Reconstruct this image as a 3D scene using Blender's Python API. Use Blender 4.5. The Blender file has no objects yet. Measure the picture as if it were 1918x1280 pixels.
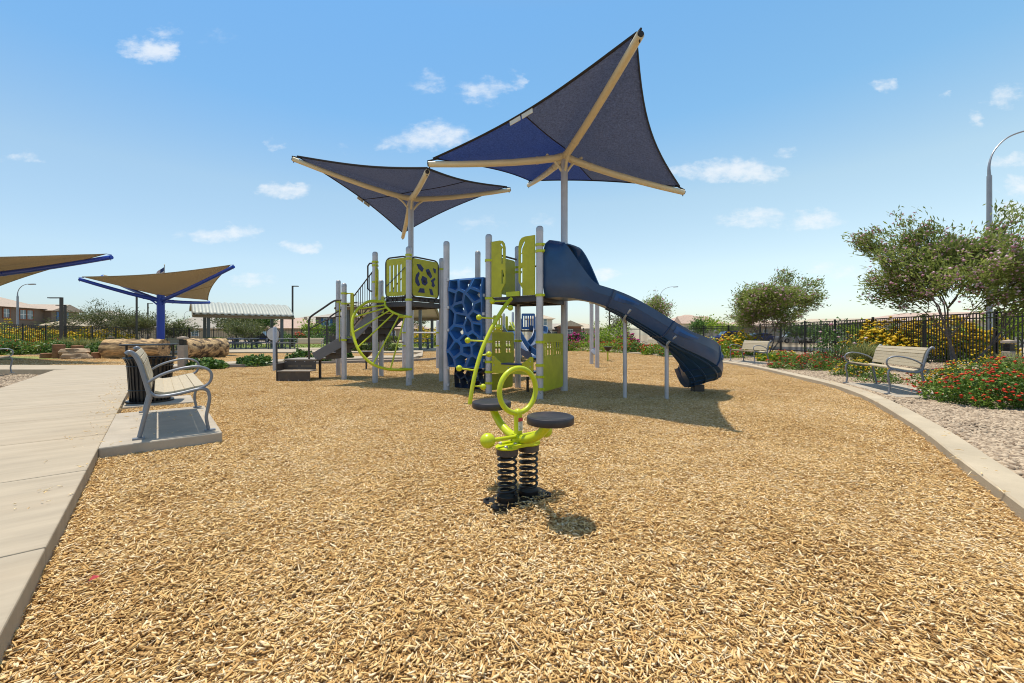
import bpy, math, random
import numpy as np
from mathutils import Vector, Matrix, noise
from mathutils.geometry import tessellate_polygon
random.seed(7); RNG = np.random.default_rng(7)
SC = bpy.context.scene
COL = SC.collection
R = math.radians
F, CX, HY, EYE = 765.0, 959.0, 628.0, 1.1       # focal length in photo pixels, principal column, horizon row, eye height

def at(px, py, Y):
    """world point seen at a photo pixel, at distance Y from the camera"""
    return Vector(((px-CX)*Y/F, Y, EYE+(HY-py)*Y/F))
def gx(px, Y): return (px-CX)*Y/F

# ---------------------------------------------------------------- materials
def nodes_of(m):
    m.use_nodes = True
    nt = m.node_tree
    return nt, nt.nodes, nt.links, nt.nodes['Principled BSDF']
def M(name, col, rough=.55, metal=0., var=.12, scale=6., bump=0., bscale=80., spec=.5, stretch=None, dirt=0., dirtcol=(.25,.19,.12), turn=0):
    m = bpy.data.materials.new(name)
    nt, N, L, P = nodes_of(m)
    P.inputs['Roughness'].default_value = rough; P.inputs['Metallic'].default_value = metal
    P.inputs['Specular IOR Level'].default_value = spec
    tc = N.new('ShaderNodeTexCoord'); vec = tc.outputs['Object']
    if stretch:
        mp = N.new('ShaderNodeMapping'); mp.inputs['Scale'].default_value = stretch; mp.vector_type = 'TEXTURE' if turn else 'POINT'
        if turn: mp.inputs['Rotation'].default_value = (0,0,turn); mp.inputs['Scale'].default_value = tuple(1/q for q in stretch)
        L.new(vec, mp.inputs['Vector']); vec = mp.outputs['Vector']
    nz = N.new('ShaderNodeTexNoise'); nz.inputs['Scale'].default_value = scale; nz.inputs['Detail'].default_value = 6; nz.inputs['Roughness'].default_value = .65
    L.new(vec, nz.inputs['Vector'])
    mr = N.new('ShaderNodeMapRange'); mr.inputs['From Min'].default_value = .3; mr.inputs['From Max'].default_value = .7
    mr.inputs['To Min'].default_value = 1-var; mr.inputs['To Max'].default_value = 1+var
    L.new(nz.outputs['Fac'], mr.inputs['Value'])
    hs = N.new('ShaderNodeHueSaturation'); hs.inputs['Color'].default_value = (*col, 1)
    L.new(mr.outputs['Result'], hs.inputs['Value'])
    out = hs.outputs['Color']
    if dirt > 0:
        n2 = N.new('ShaderNodeTexNoise'); n2.inputs['Scale'].default_value = scale*.45; n2.inputs['Detail'].default_value = 8
        L.new(vec, n2.inputs['Vector'])
        r2 = N.new('ShaderNodeMapRange'); r2.inputs['From Min'].default_value = .5 if dirt < .9 else .47; r2.inputs['From Max'].default_value = .75 if dirt < .9 else .60
        r2.inputs['To Min'].default_value = 0; r2.inputs['To Max'].default_value = dirt
        L.new(n2.outputs['Fac'], r2.inputs['Value'])
        mx = N.new('ShaderNodeMix'); mx.data_type = 'RGBA'
        L.new(r2.outputs['Result'], mx.inputs['Factor']); L.new(out, mx.inputs[6]); mx.inputs[7].default_value = (*dirtcol, 1)
        out = mx.outputs[2]
    L.new(out, P.inputs['Base Color'])
    if bump > 0:
        nb = N.new('ShaderNodeTexNoise'); nb.inputs['Scale'].default_value = bscale; nb.inputs['Detail'].default_value = 5
        L.new(vec, nb.inputs['Vector'])
        bp = N.new('ShaderNodeBump'); bp.inputs['Strength'].default_value = bump; bp.inputs['Distance'].default_value = .02
        L.new(nb.outputs['Fac'], bp.inputs['Height']); L.new(bp.outputs['Normal'], P.inputs['Normal'])
    return m
def leaf_mat(name, c1, c2, trans=.35, rough=.5, third=None):
    """foliage: colour varies leaf by leaf through the face attribute 'v'"""
    m = bpy.data.materials.new(name)
    nt, N, L, P = nodes_of(m)
    a = N.new('ShaderNodeAttribute'); a.attribute_name = 'v'
    cr = N.new('ShaderNodeValToRGB'); cr.color_ramp.elements[0].color = (*c1, 1); cr.color_ramp.elements[1].color = (*c2, 1)
    if third:
        e = cr.color_ramp.elements.new(.9); e.color = (*c2, 1); cr.color_ramp.elements[2].color = (*third, 1)
    L.new(a.outputs['Fac'], cr.inputs['Fac'])
    L.new(cr.outputs['Color'], P.inputs['Base Color']); P.inputs['Roughness'].default_value = rough
    P.inputs['Specular IOR Level'].default_value = .35
    tr = N.new('ShaderNodeBsdfTranslucent'); L.new(cr.outputs['Color'], tr.inputs['Color'])
    mx = N.new('ShaderNodeMixShader'); mx.inputs[0].default_value = trans
    L.new(P.outputs[0], mx.inputs[1]); L.new(tr.outputs[0], mx.inputs[2])
    L.new(mx.outputs[0], N['Material Output'].inputs['Surface'])
    return m

# ---------------------------------------------------------------- mesh builder
class MB:
    def __init__(s): s.v = []; s.f = []
    def add(s, v, f):
        o = len(s.v); s.v += [Vector(p) for p in v]; s.f += [tuple(i+o for i in q) for q in f]; return s
    def box(s, c, size, m=None):
        x, y, z = (d/2 for d in size)
        v = [Vector(p) for p in ((-x,-y,-z),(x,-y,-z),(x,y,-z),(-x,y,-z),(-x,-y,z),(x,-y,z),(x,y,z),(-x,y,z))]
        if m is not None: v = [m @ p for p in v]
        c = Vector(c)
        return s.add([p+c for p in v], [(3,2,1,0),(4,5,6,7),(0,1,5,4),(1,2,6,5),(2,3,7,6),(3,0,4,7)])
    def beam(s, a, b, w, h, up=(0,0,1)):
        a, b = Vector(a), Vector(b); d = b-a; l = d.length; d.normalize()
        u = Vector(up)
        if abs(d.dot(u)) > .99: u = Vector((0,1,0))
        n = d.cross(u).normalized(); u = n.cross(d)
        m = Matrix((d, n, u)).transposed()
        return s.box((a+b)/2, (l, w, h), m)
    def tube(s, pts, r, seg=12, closed=False, cap=True, flat=1.0):
        pts = [Vector(p) for p in pts]; n = len(pts)
        rr = r if isinstance(r, (list, tuple)) else [r]*n
        prev = None; rings = []
        for i, p in enumerate(pts):
            if closed: t = pts[(i+1) % n]-pts[i-1]
            else: t = pts[min(i+1, n-1)]-pts[max(i-1, 0)]
            t.normalize()
            if prev is None:
                u = Vector((0,0,1)) if abs(t.z) < .9 else Vector((1,0,0))
                x = t.cross(u).normalized()
            else:
                x = (prev - t*prev.dot(t)).normalized()
            prev = x; y = t.cross(x)
            rings.append([p + x*math.cos(a)*rr[i]*flat + y*math.sin(a)*rr[i] for a in (2*math.pi*k/seg for k in range(seg))])
        v = [q for g in rings for q in g]; f = []
        m = n if closed else n-1
        for i in range(m):
            j = (i+1) % n
            for k in range(seg):
                k2 = (k+1) % seg
                f.append((i*seg+k, i*seg+k2, j*seg+k2, j*seg+k))
        if cap and not closed:
            f.append(tuple(reversed(range(seg)))); f.append(tuple((n-1)*seg+k for k in range(seg)))
        return s.add(v, f)
    def lathe(s, prof, c=(0,0,0), seg=20, m=None):
        v = []; f = []; n = len(prof)
        for r, z in prof:
            for k in range(seg):
                a = 2*math.pi*k/seg; p = Vector((r*math.cos(a), r*math.sin(a), z))
                if m is not None: p = m @ p
                v.append(p+Vector(c))
        for i in range(n-1):
            for k in range(seg):
                k2 = (k+1) % seg
                f.append((i*seg+k, i*seg+k2, (i+1)*seg+k2, (i+1)*seg+k))
        if prof[0][0] > 1e-4: f.append(tuple(reversed(range(seg))))
        if prof[-1][0] > 1e-4: f.append(tuple((n-1)*seg+k for k in range(seg)))
        return s.add(v, f)
    def sphere(s, c, r, seg=16, rings=10, sz=1.0):
        return s.lathe([(max(1e-5, r*math.sin(math.pi*i/rings)), -r*sz*math.cos(math.pi*i/rings)) for i in range(rings+1)], c, seg)
    def prism(s, loops, o, ex, ey, th):
        """plate with holes: loops of 2-D points (outer first) in the frame o, ex, ey; thickness th centred"""
        o, ex, ey = Vector(o), Vector(ex).normalized(), Vector(ey).normalized(); nz = ex.cross(ey).normalized()
        flat = [p for lp in loops for p in lp]
        tris = tessellate_polygon([[Vector((p[0], p[1], 0)) for p in lp] for lp in loops])
        n = len(flat)
        front = [o+ex*p[0]+ey*p[1]+nz*th/2 for p in flat]; back = [q-nz*th for q in front]
        f = []
        for t in tris:
            a, b, c = (flat[i] for i in t)
            if (b[0]-a[0])*(c[1]-a[1])-(b[1]-a[1])*(c[0]-a[0]) < 0: t = (t[0], t[2], t[1])
            f.append(tuple(t)); f.append((t[2]+n, t[1]+n, t[0]+n))
        k = 0
        for li, lp in enumerate(loops):
            ar = sum(lp[i-1][0]*lp[i][1]-lp[i][0]*lp[i-1][1] for i in range(len(lp)))
            ccw = ar > 0
            fl = (ccw and li == 0) or (not ccw and li > 0)
            for i in range(len(lp)):
                a, b = k+i, k+(i+1) % len(lp)
                f.append((a+n, b+n, b, a) if fl else (a, b, b+n, a+n))
            k += len(lp)
        return s.add(front+back, f)
    def build(s, name, mat, parent=None, bevel=0, smooth=40, inv=None):
        me = bpy.data.meshes.new(name)
        vs = s.v
        if parent is not None:
            im = world(parent).inverted(); vs = [im @ p for p in vs]
        me.from_pydata([tuple(p) for p in vs], [], s.f)
        me.materials.append(mat)
        if smooth:
            me.polygons.foreach_set('use_smooth', [True]*len(me.polygons))
            me.set_sharp_from_angle(angle=R(smooth))
        me.update()
        o = bpy.data.objects.new(name, me); COL.objects.link(o)
        if parent is not None: o.parent = parent
        if bevel:
            b = o.modifiers.new('bevel', 'BEVEL'); b.width = bevel; b.segments = 2; b.limit_method = 'ANGLE'; b.angle_limit = R(40)
        return o
def world(o):
    m = Matrix.LocRotScale(o.location, o.rotation_euler, o.scale)
    return world(o.parent) @ m if o.parent else m
def tag(o, label, cat, group=None):
    o['label'] = label; o['category'] = cat
    if group: o['group'] = group
    return o
def thing(name, label, cat, loc=(0,0,0), rz=0, group=None):
    o = bpy.data.objects.new(name, None); COL.objects.link(o)
    o.location = loc; o.rotation_euler = (0, 0, rz); o.empty_display_size = .2
    return tag(o, label, cat, group)
def kind(o, k='structure'): o['kind'] = k; return o
def kids(o): return [c for c in COL.objects if c.parent is o]
def copy_thing(src, label, loc, rz=None, scale=None, group=None):
    r = src.copy(); COL.objects.link(r); r.location = loc
    if rz is not None: r.rotation_euler = (0, 0, rz)
    if scale: r.scale = scale if isinstance(scale, (tuple, list)) else (scale,)*3
    r['label'] = label
    if group: r['group'] = group
    for ch in kids(src):
        c = ch.copy(); COL.objects.link(c); c.parent = r
        for g in kids(ch):
            d = g.copy(); COL.objects.link(d); d.parent = c
    return r
def catmull(pts, n=8, closed=False):
    P = [Vector(p) for p in pts]; out = []; m = len(P)
    rng = range(m if closed else m-1)
    for i in rng:
        if closed: p0, p1, p2, p3 = P[i-1], P[i], P[(i+1) % m], P[(i+2) % m]
        else: p0, p1, p2, p3 = P[max(i-1,0)], P[i], P[i+1], P[min(i+2, m-1)]
        for k in range(n):
            t = k/n
            out.append(.5*((2*p1)+(p2-p0)*t+(2*p0-5*p1+4*p2-p3)*t*t+(3*p1-p0-3*p2+p3)*t**3))
    if not closed: out.append(P[-1].copy())
    return out
def npmesh(name, V, Q, mat, parent=None, vals=None, k=4, smooth=False):
    me = bpy.data.meshes.new(name)
    V = np.asarray(V, dtype=np.float32); Q = np.asarray(Q, dtype=np.int32)
    me.vertices.add(len(V)); me.vertices.foreach_set('co', V.ravel())
    me.loops.add(Q.size); me.loops.foreach_set('vertex_index', Q.ravel())
    me.polygons.add(len(Q)); me.polygons.foreach_set('loop_start', np.arange(0, Q.size, k, dtype=np.int32))
    if smooth: me.polygons.foreach_set('use_smooth', np.ones(len(Q), dtype=bool))
    me.update(calc_edges=True); me.validate()
    if vals is not None:
        a = me.attributes.new('v', 'FLOAT', 'FACE'); a.data.foreach_set('value', np.asarray(vals, dtype=np.float32))
    me.materials.append(mat)
    o = bpy.data.objects.new(name, me); COL.objects.link(o)
    if parent is not None: o.parent = parent
    return o
def unit(a): return a/np.maximum(np.linalg.norm(a, axis=1, keepdims=True), 1e-6)
def leaves(name, pts, length, width, mat, parent=None, up=.3, vals=None, dirs=None, droop=0):
    """one small pointed four-sided leaf per point"""
    n = len(pts)
    d = RNG.normal(size=(n,3)) if dirs is None else dirs + RNG.normal(size=(n,3))*.45
    d[:,2] += -droop; d = unit(d)
    nn = RNG.normal(size=(n,3)); nn[:,2] = np.abs(nn[:,2])+up
    sd = unit(np.cross(d, nn))
    L = length*RNG.uniform(.6, 1.3, (n,1)); W = width*RNG.uniform(.7, 1.3, (n,1))
    nr = unit(np.cross(sd, d))
    a = pts - d*L*.5; b = pts + sd*W*.5 + nr*W*.12; c = pts + d*L*.5; e = pts - sd*W*.5 + nr*W*.12
    V = np.stack([a, b, c, e], 1).reshape(-1, 3)
    Q = np.arange(4*n).reshape(n, 4)
    if vals is None: vals = RNG.uniform(0, 1, n)
    return npmesh(name, V, Q, mat, parent, vals)
ICO = None
def blobs(name, pts, r, mat, parent=None, squash=.7):
    """flower heads: little faceted domes"""
    base = np.array([(0,0,1)]+[(math.cos(a)*.9, math.sin(a)*.9, .25) for a in np.arange(6)*math.pi/3]+[(0,0,-.5)], dtype=float)
    tri = [(0, 1+i, 1+(i+1) % 6) for i in range(6)]+[(7, 1+(i+1) % 6, 1+i) for i in range(6)]
    n = len(pts); s = r*RNG.uniform(.6, 1.3, (n,1,1))
    jit = RNG.normal(size=(n, 8, 3))*.18
    V = (pts[:,None,:] + (base[None]+jit)*np.array([1,1,squash])*s).reshape(-1, 3)
    Q = (np.array(tri)[None] + (np.arange(n)*8)[:,None,None]).reshape(-1, 3)
    return npmesh(name, V, Q, mat, parent, np.repeat(RNG.uniform(0,1,n), 12), k=3)
# ---------------------------------------------------------------- palette
steel = M('powder_coated_grey', (.42,.42,.46), .38, .25, .08, 3)
postm = M('post_grey', (.53,.515,.54), .42, .2, .10, 4, dirt=.25)
capm = M('post_cap_grey', (.46,.47,.50), .35, .2, .06)
lime = M('lime_powder_coat', (.50,.56,.012), .32, 0, .10, 7, dirt=.16, dirtcol=(.38,.33,.12))
limep = M('lime_plastic_panel', (.46,.455,.014), .45, 0, .14, 4, dirt=.14, dirtcol=(.30,.26,.09), bump=.05, bscale=300)
navyp = M('navy_plastic', (.012,.018,.12), .4, 0, .1)
bluep = M('blue_slide_plastic', (.018,.062,.155), .33, 0, .16, 3.5, dirt=.35, dirtcol=(.10,.12,.14))
bluew = M('blue_climber_plastic', (.027,.115,.33), .40, 0, .12, 4)
darkm = M('dark_brown_vinyl_metal', (.045,.038,.040), .5, 0, .15, 6, dirt=.3)
stepm = M('brown_coated_steel', (.075,.060,.050), .5, .1, .15, 6, dirt=.45)
blackm = M('black_steel', (.012,.011,.013), .38, .2, .2, 9, dirt=.25)
blackv = M('black_vinyl_seat', (.022,.018,.022), .40, 0, .15, 11, dirt=.5, dirtcol=(.12,.09,.08))
slatm = M('tan_bench_slat', (.45,.375,.255), .55, 0, .10, 6, stretch=(1,8,8), bump=.06, bscale=60)
alum = M('cast_aluminium_grey', (.20,.215,.245), .40, .25, .08, 5)
cream = M('cream_arm_paint', (.66,.56,.37), .42, .05, .06, 3)
bluepost = M('royal_blue_paint', (.010,.05,.40), .35, .05, .08, 2)
concrete = M('path_concrete', (.385,.318,.232), .85, 0, .15, 2.2, bump=.12, bscale=90, dirt=.45, dirtcol=(.36,.28,.19), stretch=(3.2,.55,1), turn=2.286)
padm = M('pad_concrete', (.40,.345,.275), .85, 0, .16, 2.6, bump=.15, bscale=110, dirt=.5, dirtcol=(.30,.25,.19))
kerbm = M('kerb_concrete', (.45,.37,.26), .85, 0, .14, 1.6, bump=.2, bscale=90, dirt=.35, dirtcol=(.34,.27,.19))
greykerb = M('grey_kerb_concrete', (.26,.23,.20), .9, 0, .15, 2, bump=.2, bscale=60)
bollm = M('bollard_concrete', (.36,.29,.23), .9, 0, .10, 8, bump=.2, bscale=60)
barkm = M('trunk_bark', (.15,.115,.10), .9, 0, .3, 14, bump=.5, bscale=30)
logm = M('log_bark', (.48,.32,.16), .85, 0, .6, 5, bump=1.0, bscale=9, dirt=1.0, dirtcol=(.085,.055,.035), stretch=(.45,2.4,2.4))
logend = M('log_cut_wood', (.42,.21,.07), .8, 0, .35, 5, bump=.4, bscale=20)
redlog = M('stump_wood', (.27,.13,.065), .85, 0, .35, 6, bump=.6, bscale=18, dirt=.4, dirtcol=(.07,.04,.03))
rockm = M('flat_rock', (.34,.25,.165), .9, 0, .3, 4, bump=.8, bscale=9)
fencem = M('fence_black_steel', (.016,.014,.015), .45, .2, .1)
white = M('white_paint', (.72,.72,.70), .5, 0, .05)
glass = M('window_glass', (.10,.17,.22), .08, 0, .2, 1, spec=.8)
signred = M('label_red', (.5,.04,.05), .5)
lampgrey = M('galvanised_lamp_pole', (.30,.30,.32), .45, .5, .1, 2)
lampdark = M('bronze_lamp_pole', (.045,.035,.032), .45, .2, .1, 2)
ramroof = M('ribbed_metal_roof', (.36,.375,.335), .55, .1, .06, 2)
ramsteel = M('ramada_steel', (.085,.10,.105), .5, .2, .1, 2)
rambeam = M('ramada_beam', (.20,.16,.10), .6, 0, .12, 2)
ramceil = M('ramada_ceiling', (.62,.56,.44), .6, 0, .08, 2)
tablegrey = M('table_grey_coating', (.33,.32,.33), .5, .1, .1, 5)

def shadecloth(name, c, tr, holes=.06):
    m = bpy.data.materials.new(name)
    nt, N, L, P = nodes_of(m)
    tc = N.new('ShaderNodeTexCoord')
    nz = N.new('ShaderNodeTexNoise'); nz.inputs['Scale'].default_value = 32; nz.inputs['Detail'].default_value = 5; nz.inputs['Roughness'].default_value = .75
    L.new(tc.outputs['Object'], nz.inputs['Vector'])
    mr = N.new('ShaderNodeMapRange'); mr.inputs['From Min'].default_value = .35; mr.inputs['From Max'].default_value = .7
    mr.inputs['To Min'].default_value = .7; mr.inputs['To Max'].default_value = 1.35; L.new(nz.outputs['Fac'], mr.inputs['Value'])
    hs = N.new('ShaderNodeHueSaturation'); hs.inputs['Color'].default_value = (*c, 1); L.new(mr.outputs[0], hs.inputs['Value'])
    L.new(hs.outputs[0], P.inputs['Base Color']); P.inputs['Roughness'].default_value = .85; P.inputs['Specular IOR Level'].default_value = .15
    t = N.new('ShaderNodeBsdfTranslucent'); h2 = N.new('ShaderNodeHueSaturation'); h2.inputs['Color'].default_value = (*tr, 1)
    L.new(mr.outputs[0], h2.inputs['Value']); L.new(h2.outputs[0], t.inputs['Color'])
    a = N.new('ShaderNodeMixShader'); a.inputs[0].default_value = .5; L.new(P.outputs[0], a.inputs[1]); L.new(t.outputs[0], a.inputs[2])
    if holes:
        n3 = N.new('ShaderNodeTexNoise'); n3.inputs['Scale'].default_value = 60; n3.inputs['Detail'].default_value = 3
        L.new(tc.outputs['Object'], n3.inputs['Vector'])
        m3 = N.new('ShaderNodeMapRange'); m3.inputs['From Min'].default_value = .64; m3.inputs['From Max'].default_value = .70
        m3.inputs['To Min'].default_value = holes*.2; m3.inputs['To Max'].default_value = min(1, holes*9); L.new(n3.outputs['Fac'], m3.inputs['Value'])
        tp = N.new('ShaderNodeBsdfTransparent'); b = N.new('ShaderNodeMixShader')
        L.new(m3.outputs[0], b.inputs[0]); L.new(a.outputs[0], b.inputs[1]); L.new(tp.outputs[0], b.inputs[2]); a = b
    L.new(a.outputs[0], N['Material Output'].inputs['Surface'])
    return m
navycloth = shadecloth('navy_shade_cloth', (.14,.168,.238), (.215,.25,.355), .05)
bluecloth = shadecloth('blue_shade_cloth', (.08,.137,.31), (.118,.19,.42), .045)
tancloth = shadecloth('tan_shade_cloth', (.46,.385,.275), (.40,.33,.23), 0)
hemm = M('dark_hem', (.02,.017,.018), .8)

# ---------------------------------------------------------------- camera, sun, sky
cam = bpy.data.cameras.new('camera'); co = bpy.data.objects.new('camera', cam); COL.objects.link(co)
cam.sensor_width = 36; cam.lens = F/1918*36; cam.shift_y = -12/1918
cam.clip_start = .05; cam.clip_end = 4000
co.location = (0, 0, EYE); co.rotation_euler = (R(90), 0, 0); SC.camera = co
SUN = Vector((-.193, .113, 1)).normalized()                 # direction towards the sun
sl = bpy.data.lights.new('sun', 'SUN'); sl.energy = 4.9; sl.angle = R(.53); sl.color = (1, .93, .80)
so = bpy.data.objects.new('sun', sl); COL.objects.link(so); so.location = (-20, 10, 60)
so.rotation_euler = SUN.to_track_quat('Z', 'Y').to_euler()
W = bpy.data.worlds.new('World'); SC.world = W; W.use_nodes = True
nt = W.node_tree; N = nt.nodes; L = nt.links
bg = N['Background']; bg.inputs['Strength'].default_value = .136
sky = N.new('ShaderNodeTexSky'); sky.sky_type = 'NISHITA'; sky.sun_disc = False
sky.sun_elevation = math.asin(SUN.z); sky.sun_rotation = math.atan2(SUN.x, SUN.y)
sky.altitude = 300; sky.air_density = 1.0; sky.dust_density = .6; sky.ozone_density = 1.6
def mth(op, a, b=None, c=None, clamp=False):
    n = N.new('ShaderNodeMath'); n.operation = op; n.use_clamp = clamp
    for i, x in enumerate((a, b, c)):
        if x is None: continue
        if isinstance(x, (int, float)): n.inputs[i].default_value = x
        else: L.new(x, n.inputs[i])
    return n.outputs[0]
tc = N.new('ShaderNodeTexCoord'); sx = N.new('ShaderNodeSeparateXYZ'); L.new(tc.outputs['Generated'], sx.inputs[0])
yy = mth('MAXIMUM', sx.outputs[1], .02)
u = mth('DIVIDE', sx.outputs[0], yy); v = mth('DIVIDE', sx.outputs[2], yy)
cx = N.new('ShaderNodeCombineXYZ'); L.new(u, cx.inputs[0]); L.new(mth('MULTIPLY', v, 1.7), cx.inputs[1])
# wispy, wind-drawn clouds: a noise that warps each cloud's outline and feathers its edge
wz = N.new('ShaderNodeTexNoise'); wz.inputs['Scale'].default_value = 11; wz.inputs['Detail'].default_value = 6; wz.inputs['Roughness'].default_value = .6
L.new(cx.outputs[0], wz.inputs['Vector'])
fz = N.new('ShaderNodeTexNoise'); fz.inputs['Scale'].default_value = 24; fz.inputs['Detail'].default_value = 8; fz.inputs['Roughness'].default_value = .62
L.new(cx.outputs[0], fz.inputs['Vector'])
wxyz = N.new('ShaderNodeSeparateColor'); L.new(wz.outputs['Color'], wxyz.inputs[0])
u2 = mth('ADD', u, mth('MULTIPLY', mth('SUBTRACT', wxyz.outputs[0], .5), .17))
v2 = mth('ADD', v, mth('MULTIPLY', mth('SUBTRACT', wxyz.outputs[1], .5), .075))
clouds = [(290,95,42,20,.95),(262,86,34,14,.6),(310,62,26,9,.45),(405,68,38,10,.22),(812,258,62,24,.85),(750,268,46,14,.55),(905,165,44,20,.6),(808,152,28,16,.45),(965,152,14,16,.5),
 (512,270,12,9,.4),(650,278,22,11,.35),(540,360,44,12,.8),(425,437,58,13,.75),(335,440,34,8,.3),(566,462,30,9,.7),(1380,322,75,20,.9),(1280,325,50,14,.6),(1470,285,22,12,.5),
 (1410,408,46,15,.7),(1520,411,54,13,.7),(1655,160,20,10,.6),(1768,175,9,8,.5),(1828,220,19,13,.6),(1890,180,34,17,.65),(1895,298,50,12,.6),(1915,352,36,18,.75),(1900,402,36,17,.95),
 (475,525,42,12,.6),(900,418,46,13,.35),(1020,420,28,10,.3),(35,290,38,8,.5),(1570,508,60,13,.5),(1125,515,34,12,.75),(865,512,30,11,.6)]
tot = None
for (px, py, rx, ry, st) in clouds:
    a = mth('MULTIPLY', mth('SUBTRACT', u2, (px-CX)/F), F/(rx*1.45)); b = mth('MULTIPLY', mth('SUBTRACT', v2, (HY-py)/F), F/(ry*1.5))
    d = mth('MULTIPLY_ADD', a, a, mth('MULTIPLY', b, b))
    q = mth('MULTIPLY', mth('SUBTRACT', 1, d, clamp=True), st)
    tot = q if tot is None else mth('MAXIMUM', tot, q)
front = mth('GREATER_THAN', sx.outputs[1], .05)
dens = mth('MULTIPLY', tot, front)
ss = N.new('ShaderNodeMapRange'); ss.interpolation_type = 'SMOOTHSTEP'; ss.inputs['From Min'].default_value = .06; ss.inputs['From Max'].default_value = 1.12
inside_ = mth('MULTIPLY', dens, 4.0, clamp=True)
L.new(mth('ADD', mth('MULTIPLY', dens, 1.05), mth('MULTIPLY', mth('MULTIPLY', mth('SUBTRACT', fz.outputs['Fac'], .53), 1.5), inside_)), ss.inputs['Value'])
cl = mth('MULTIPLY', ss.outputs[0], .72, clamp=True)
# pale humid band: the air itself near the horizon
hz = N.new('ShaderNodeMapRange'); hz.inputs['From Min'].default_value = 0; hz.inputs['From Max'].default_value = .5; hz.inputs['To Min'].default_value = 1; hz.inputs['To Max'].default_value = 0
L.new(sx.outputs[2], hz.inputs['Value'])
tint = N.new('ShaderNodeMix'); tint.data_type = 'RGBA'; tint.blend_type = 'MULTIPLY'; tint.inputs[0].default_value = 1
L.new(sky.outputs[0], tint.inputs[6])
gr = N.new('ShaderNodeValToRGB'); L.new(sx.outputs[2], gr.inputs['Fac'])      # pale desert air low down, saturated blue above; unseen zenith warmed to colour the shade
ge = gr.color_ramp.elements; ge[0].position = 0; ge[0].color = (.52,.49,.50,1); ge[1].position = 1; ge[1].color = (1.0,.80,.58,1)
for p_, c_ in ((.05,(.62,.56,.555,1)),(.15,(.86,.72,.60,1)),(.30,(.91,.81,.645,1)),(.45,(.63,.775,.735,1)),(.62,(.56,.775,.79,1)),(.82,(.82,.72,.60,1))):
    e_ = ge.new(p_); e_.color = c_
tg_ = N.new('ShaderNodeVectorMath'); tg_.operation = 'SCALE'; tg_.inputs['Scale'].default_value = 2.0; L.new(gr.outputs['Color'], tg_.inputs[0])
az = N.new('ShaderNodeCombineXYZ')                       # even haze: less brightening towards the sun's side of the sky
for i_, (k_, c_) in enumerate(((.26,.90),(.22,.985),(.14,1.0))): L.new(mth('MULTIPLY_ADD', sx.outputs[0], k_, c_), az.inputs[i_])
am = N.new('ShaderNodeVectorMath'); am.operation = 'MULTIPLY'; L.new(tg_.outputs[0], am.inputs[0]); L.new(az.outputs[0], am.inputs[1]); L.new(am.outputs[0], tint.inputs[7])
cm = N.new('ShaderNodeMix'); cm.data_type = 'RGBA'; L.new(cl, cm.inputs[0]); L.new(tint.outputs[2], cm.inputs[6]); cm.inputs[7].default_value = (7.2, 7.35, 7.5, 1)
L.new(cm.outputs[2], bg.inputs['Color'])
SC.cycles.filter_width = 1.05
SC.view_settings.view_transform = 'Standard'; SC.view_settings.look = 'None'; SC.view_settings.exposure = 0; SC.view_settings.gamma = 1

# ---------------------------------------------------------------- ground
def hgt(x, y):
    return .014*noise.noise(Vector((x*.9, y*.9, 0))) + .010*noise.noise(Vector((x*2.3, y*2.3, 4)))
soil = M('desert_soil', (.40,.32,.215), .95, 0, .2, .6, bump=.3, bscale=30)
def flat(name, poly, z, mat, k='structure'):
    me = bpy.data.meshes.new(name)
    me.from_pydata([(p[0], p[1], z) for p in poly], [], [tuple(range(len(poly)))])
    a = sum(poly[i-1][0]*poly[i][1]-poly[i][0]*poly[i-1][1] for i in range(len(poly)))
    if a < 0: me.flip_normals()
    me.materials.append(mat); o = bpy.data.objects.new(name, me); COL.objects.link(o); o['kind'] = k
    return o
flat('ground', [(-2000,-300),(2000,-300),(2000,3000),(-2000,3000)], -.06, soil)

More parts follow.
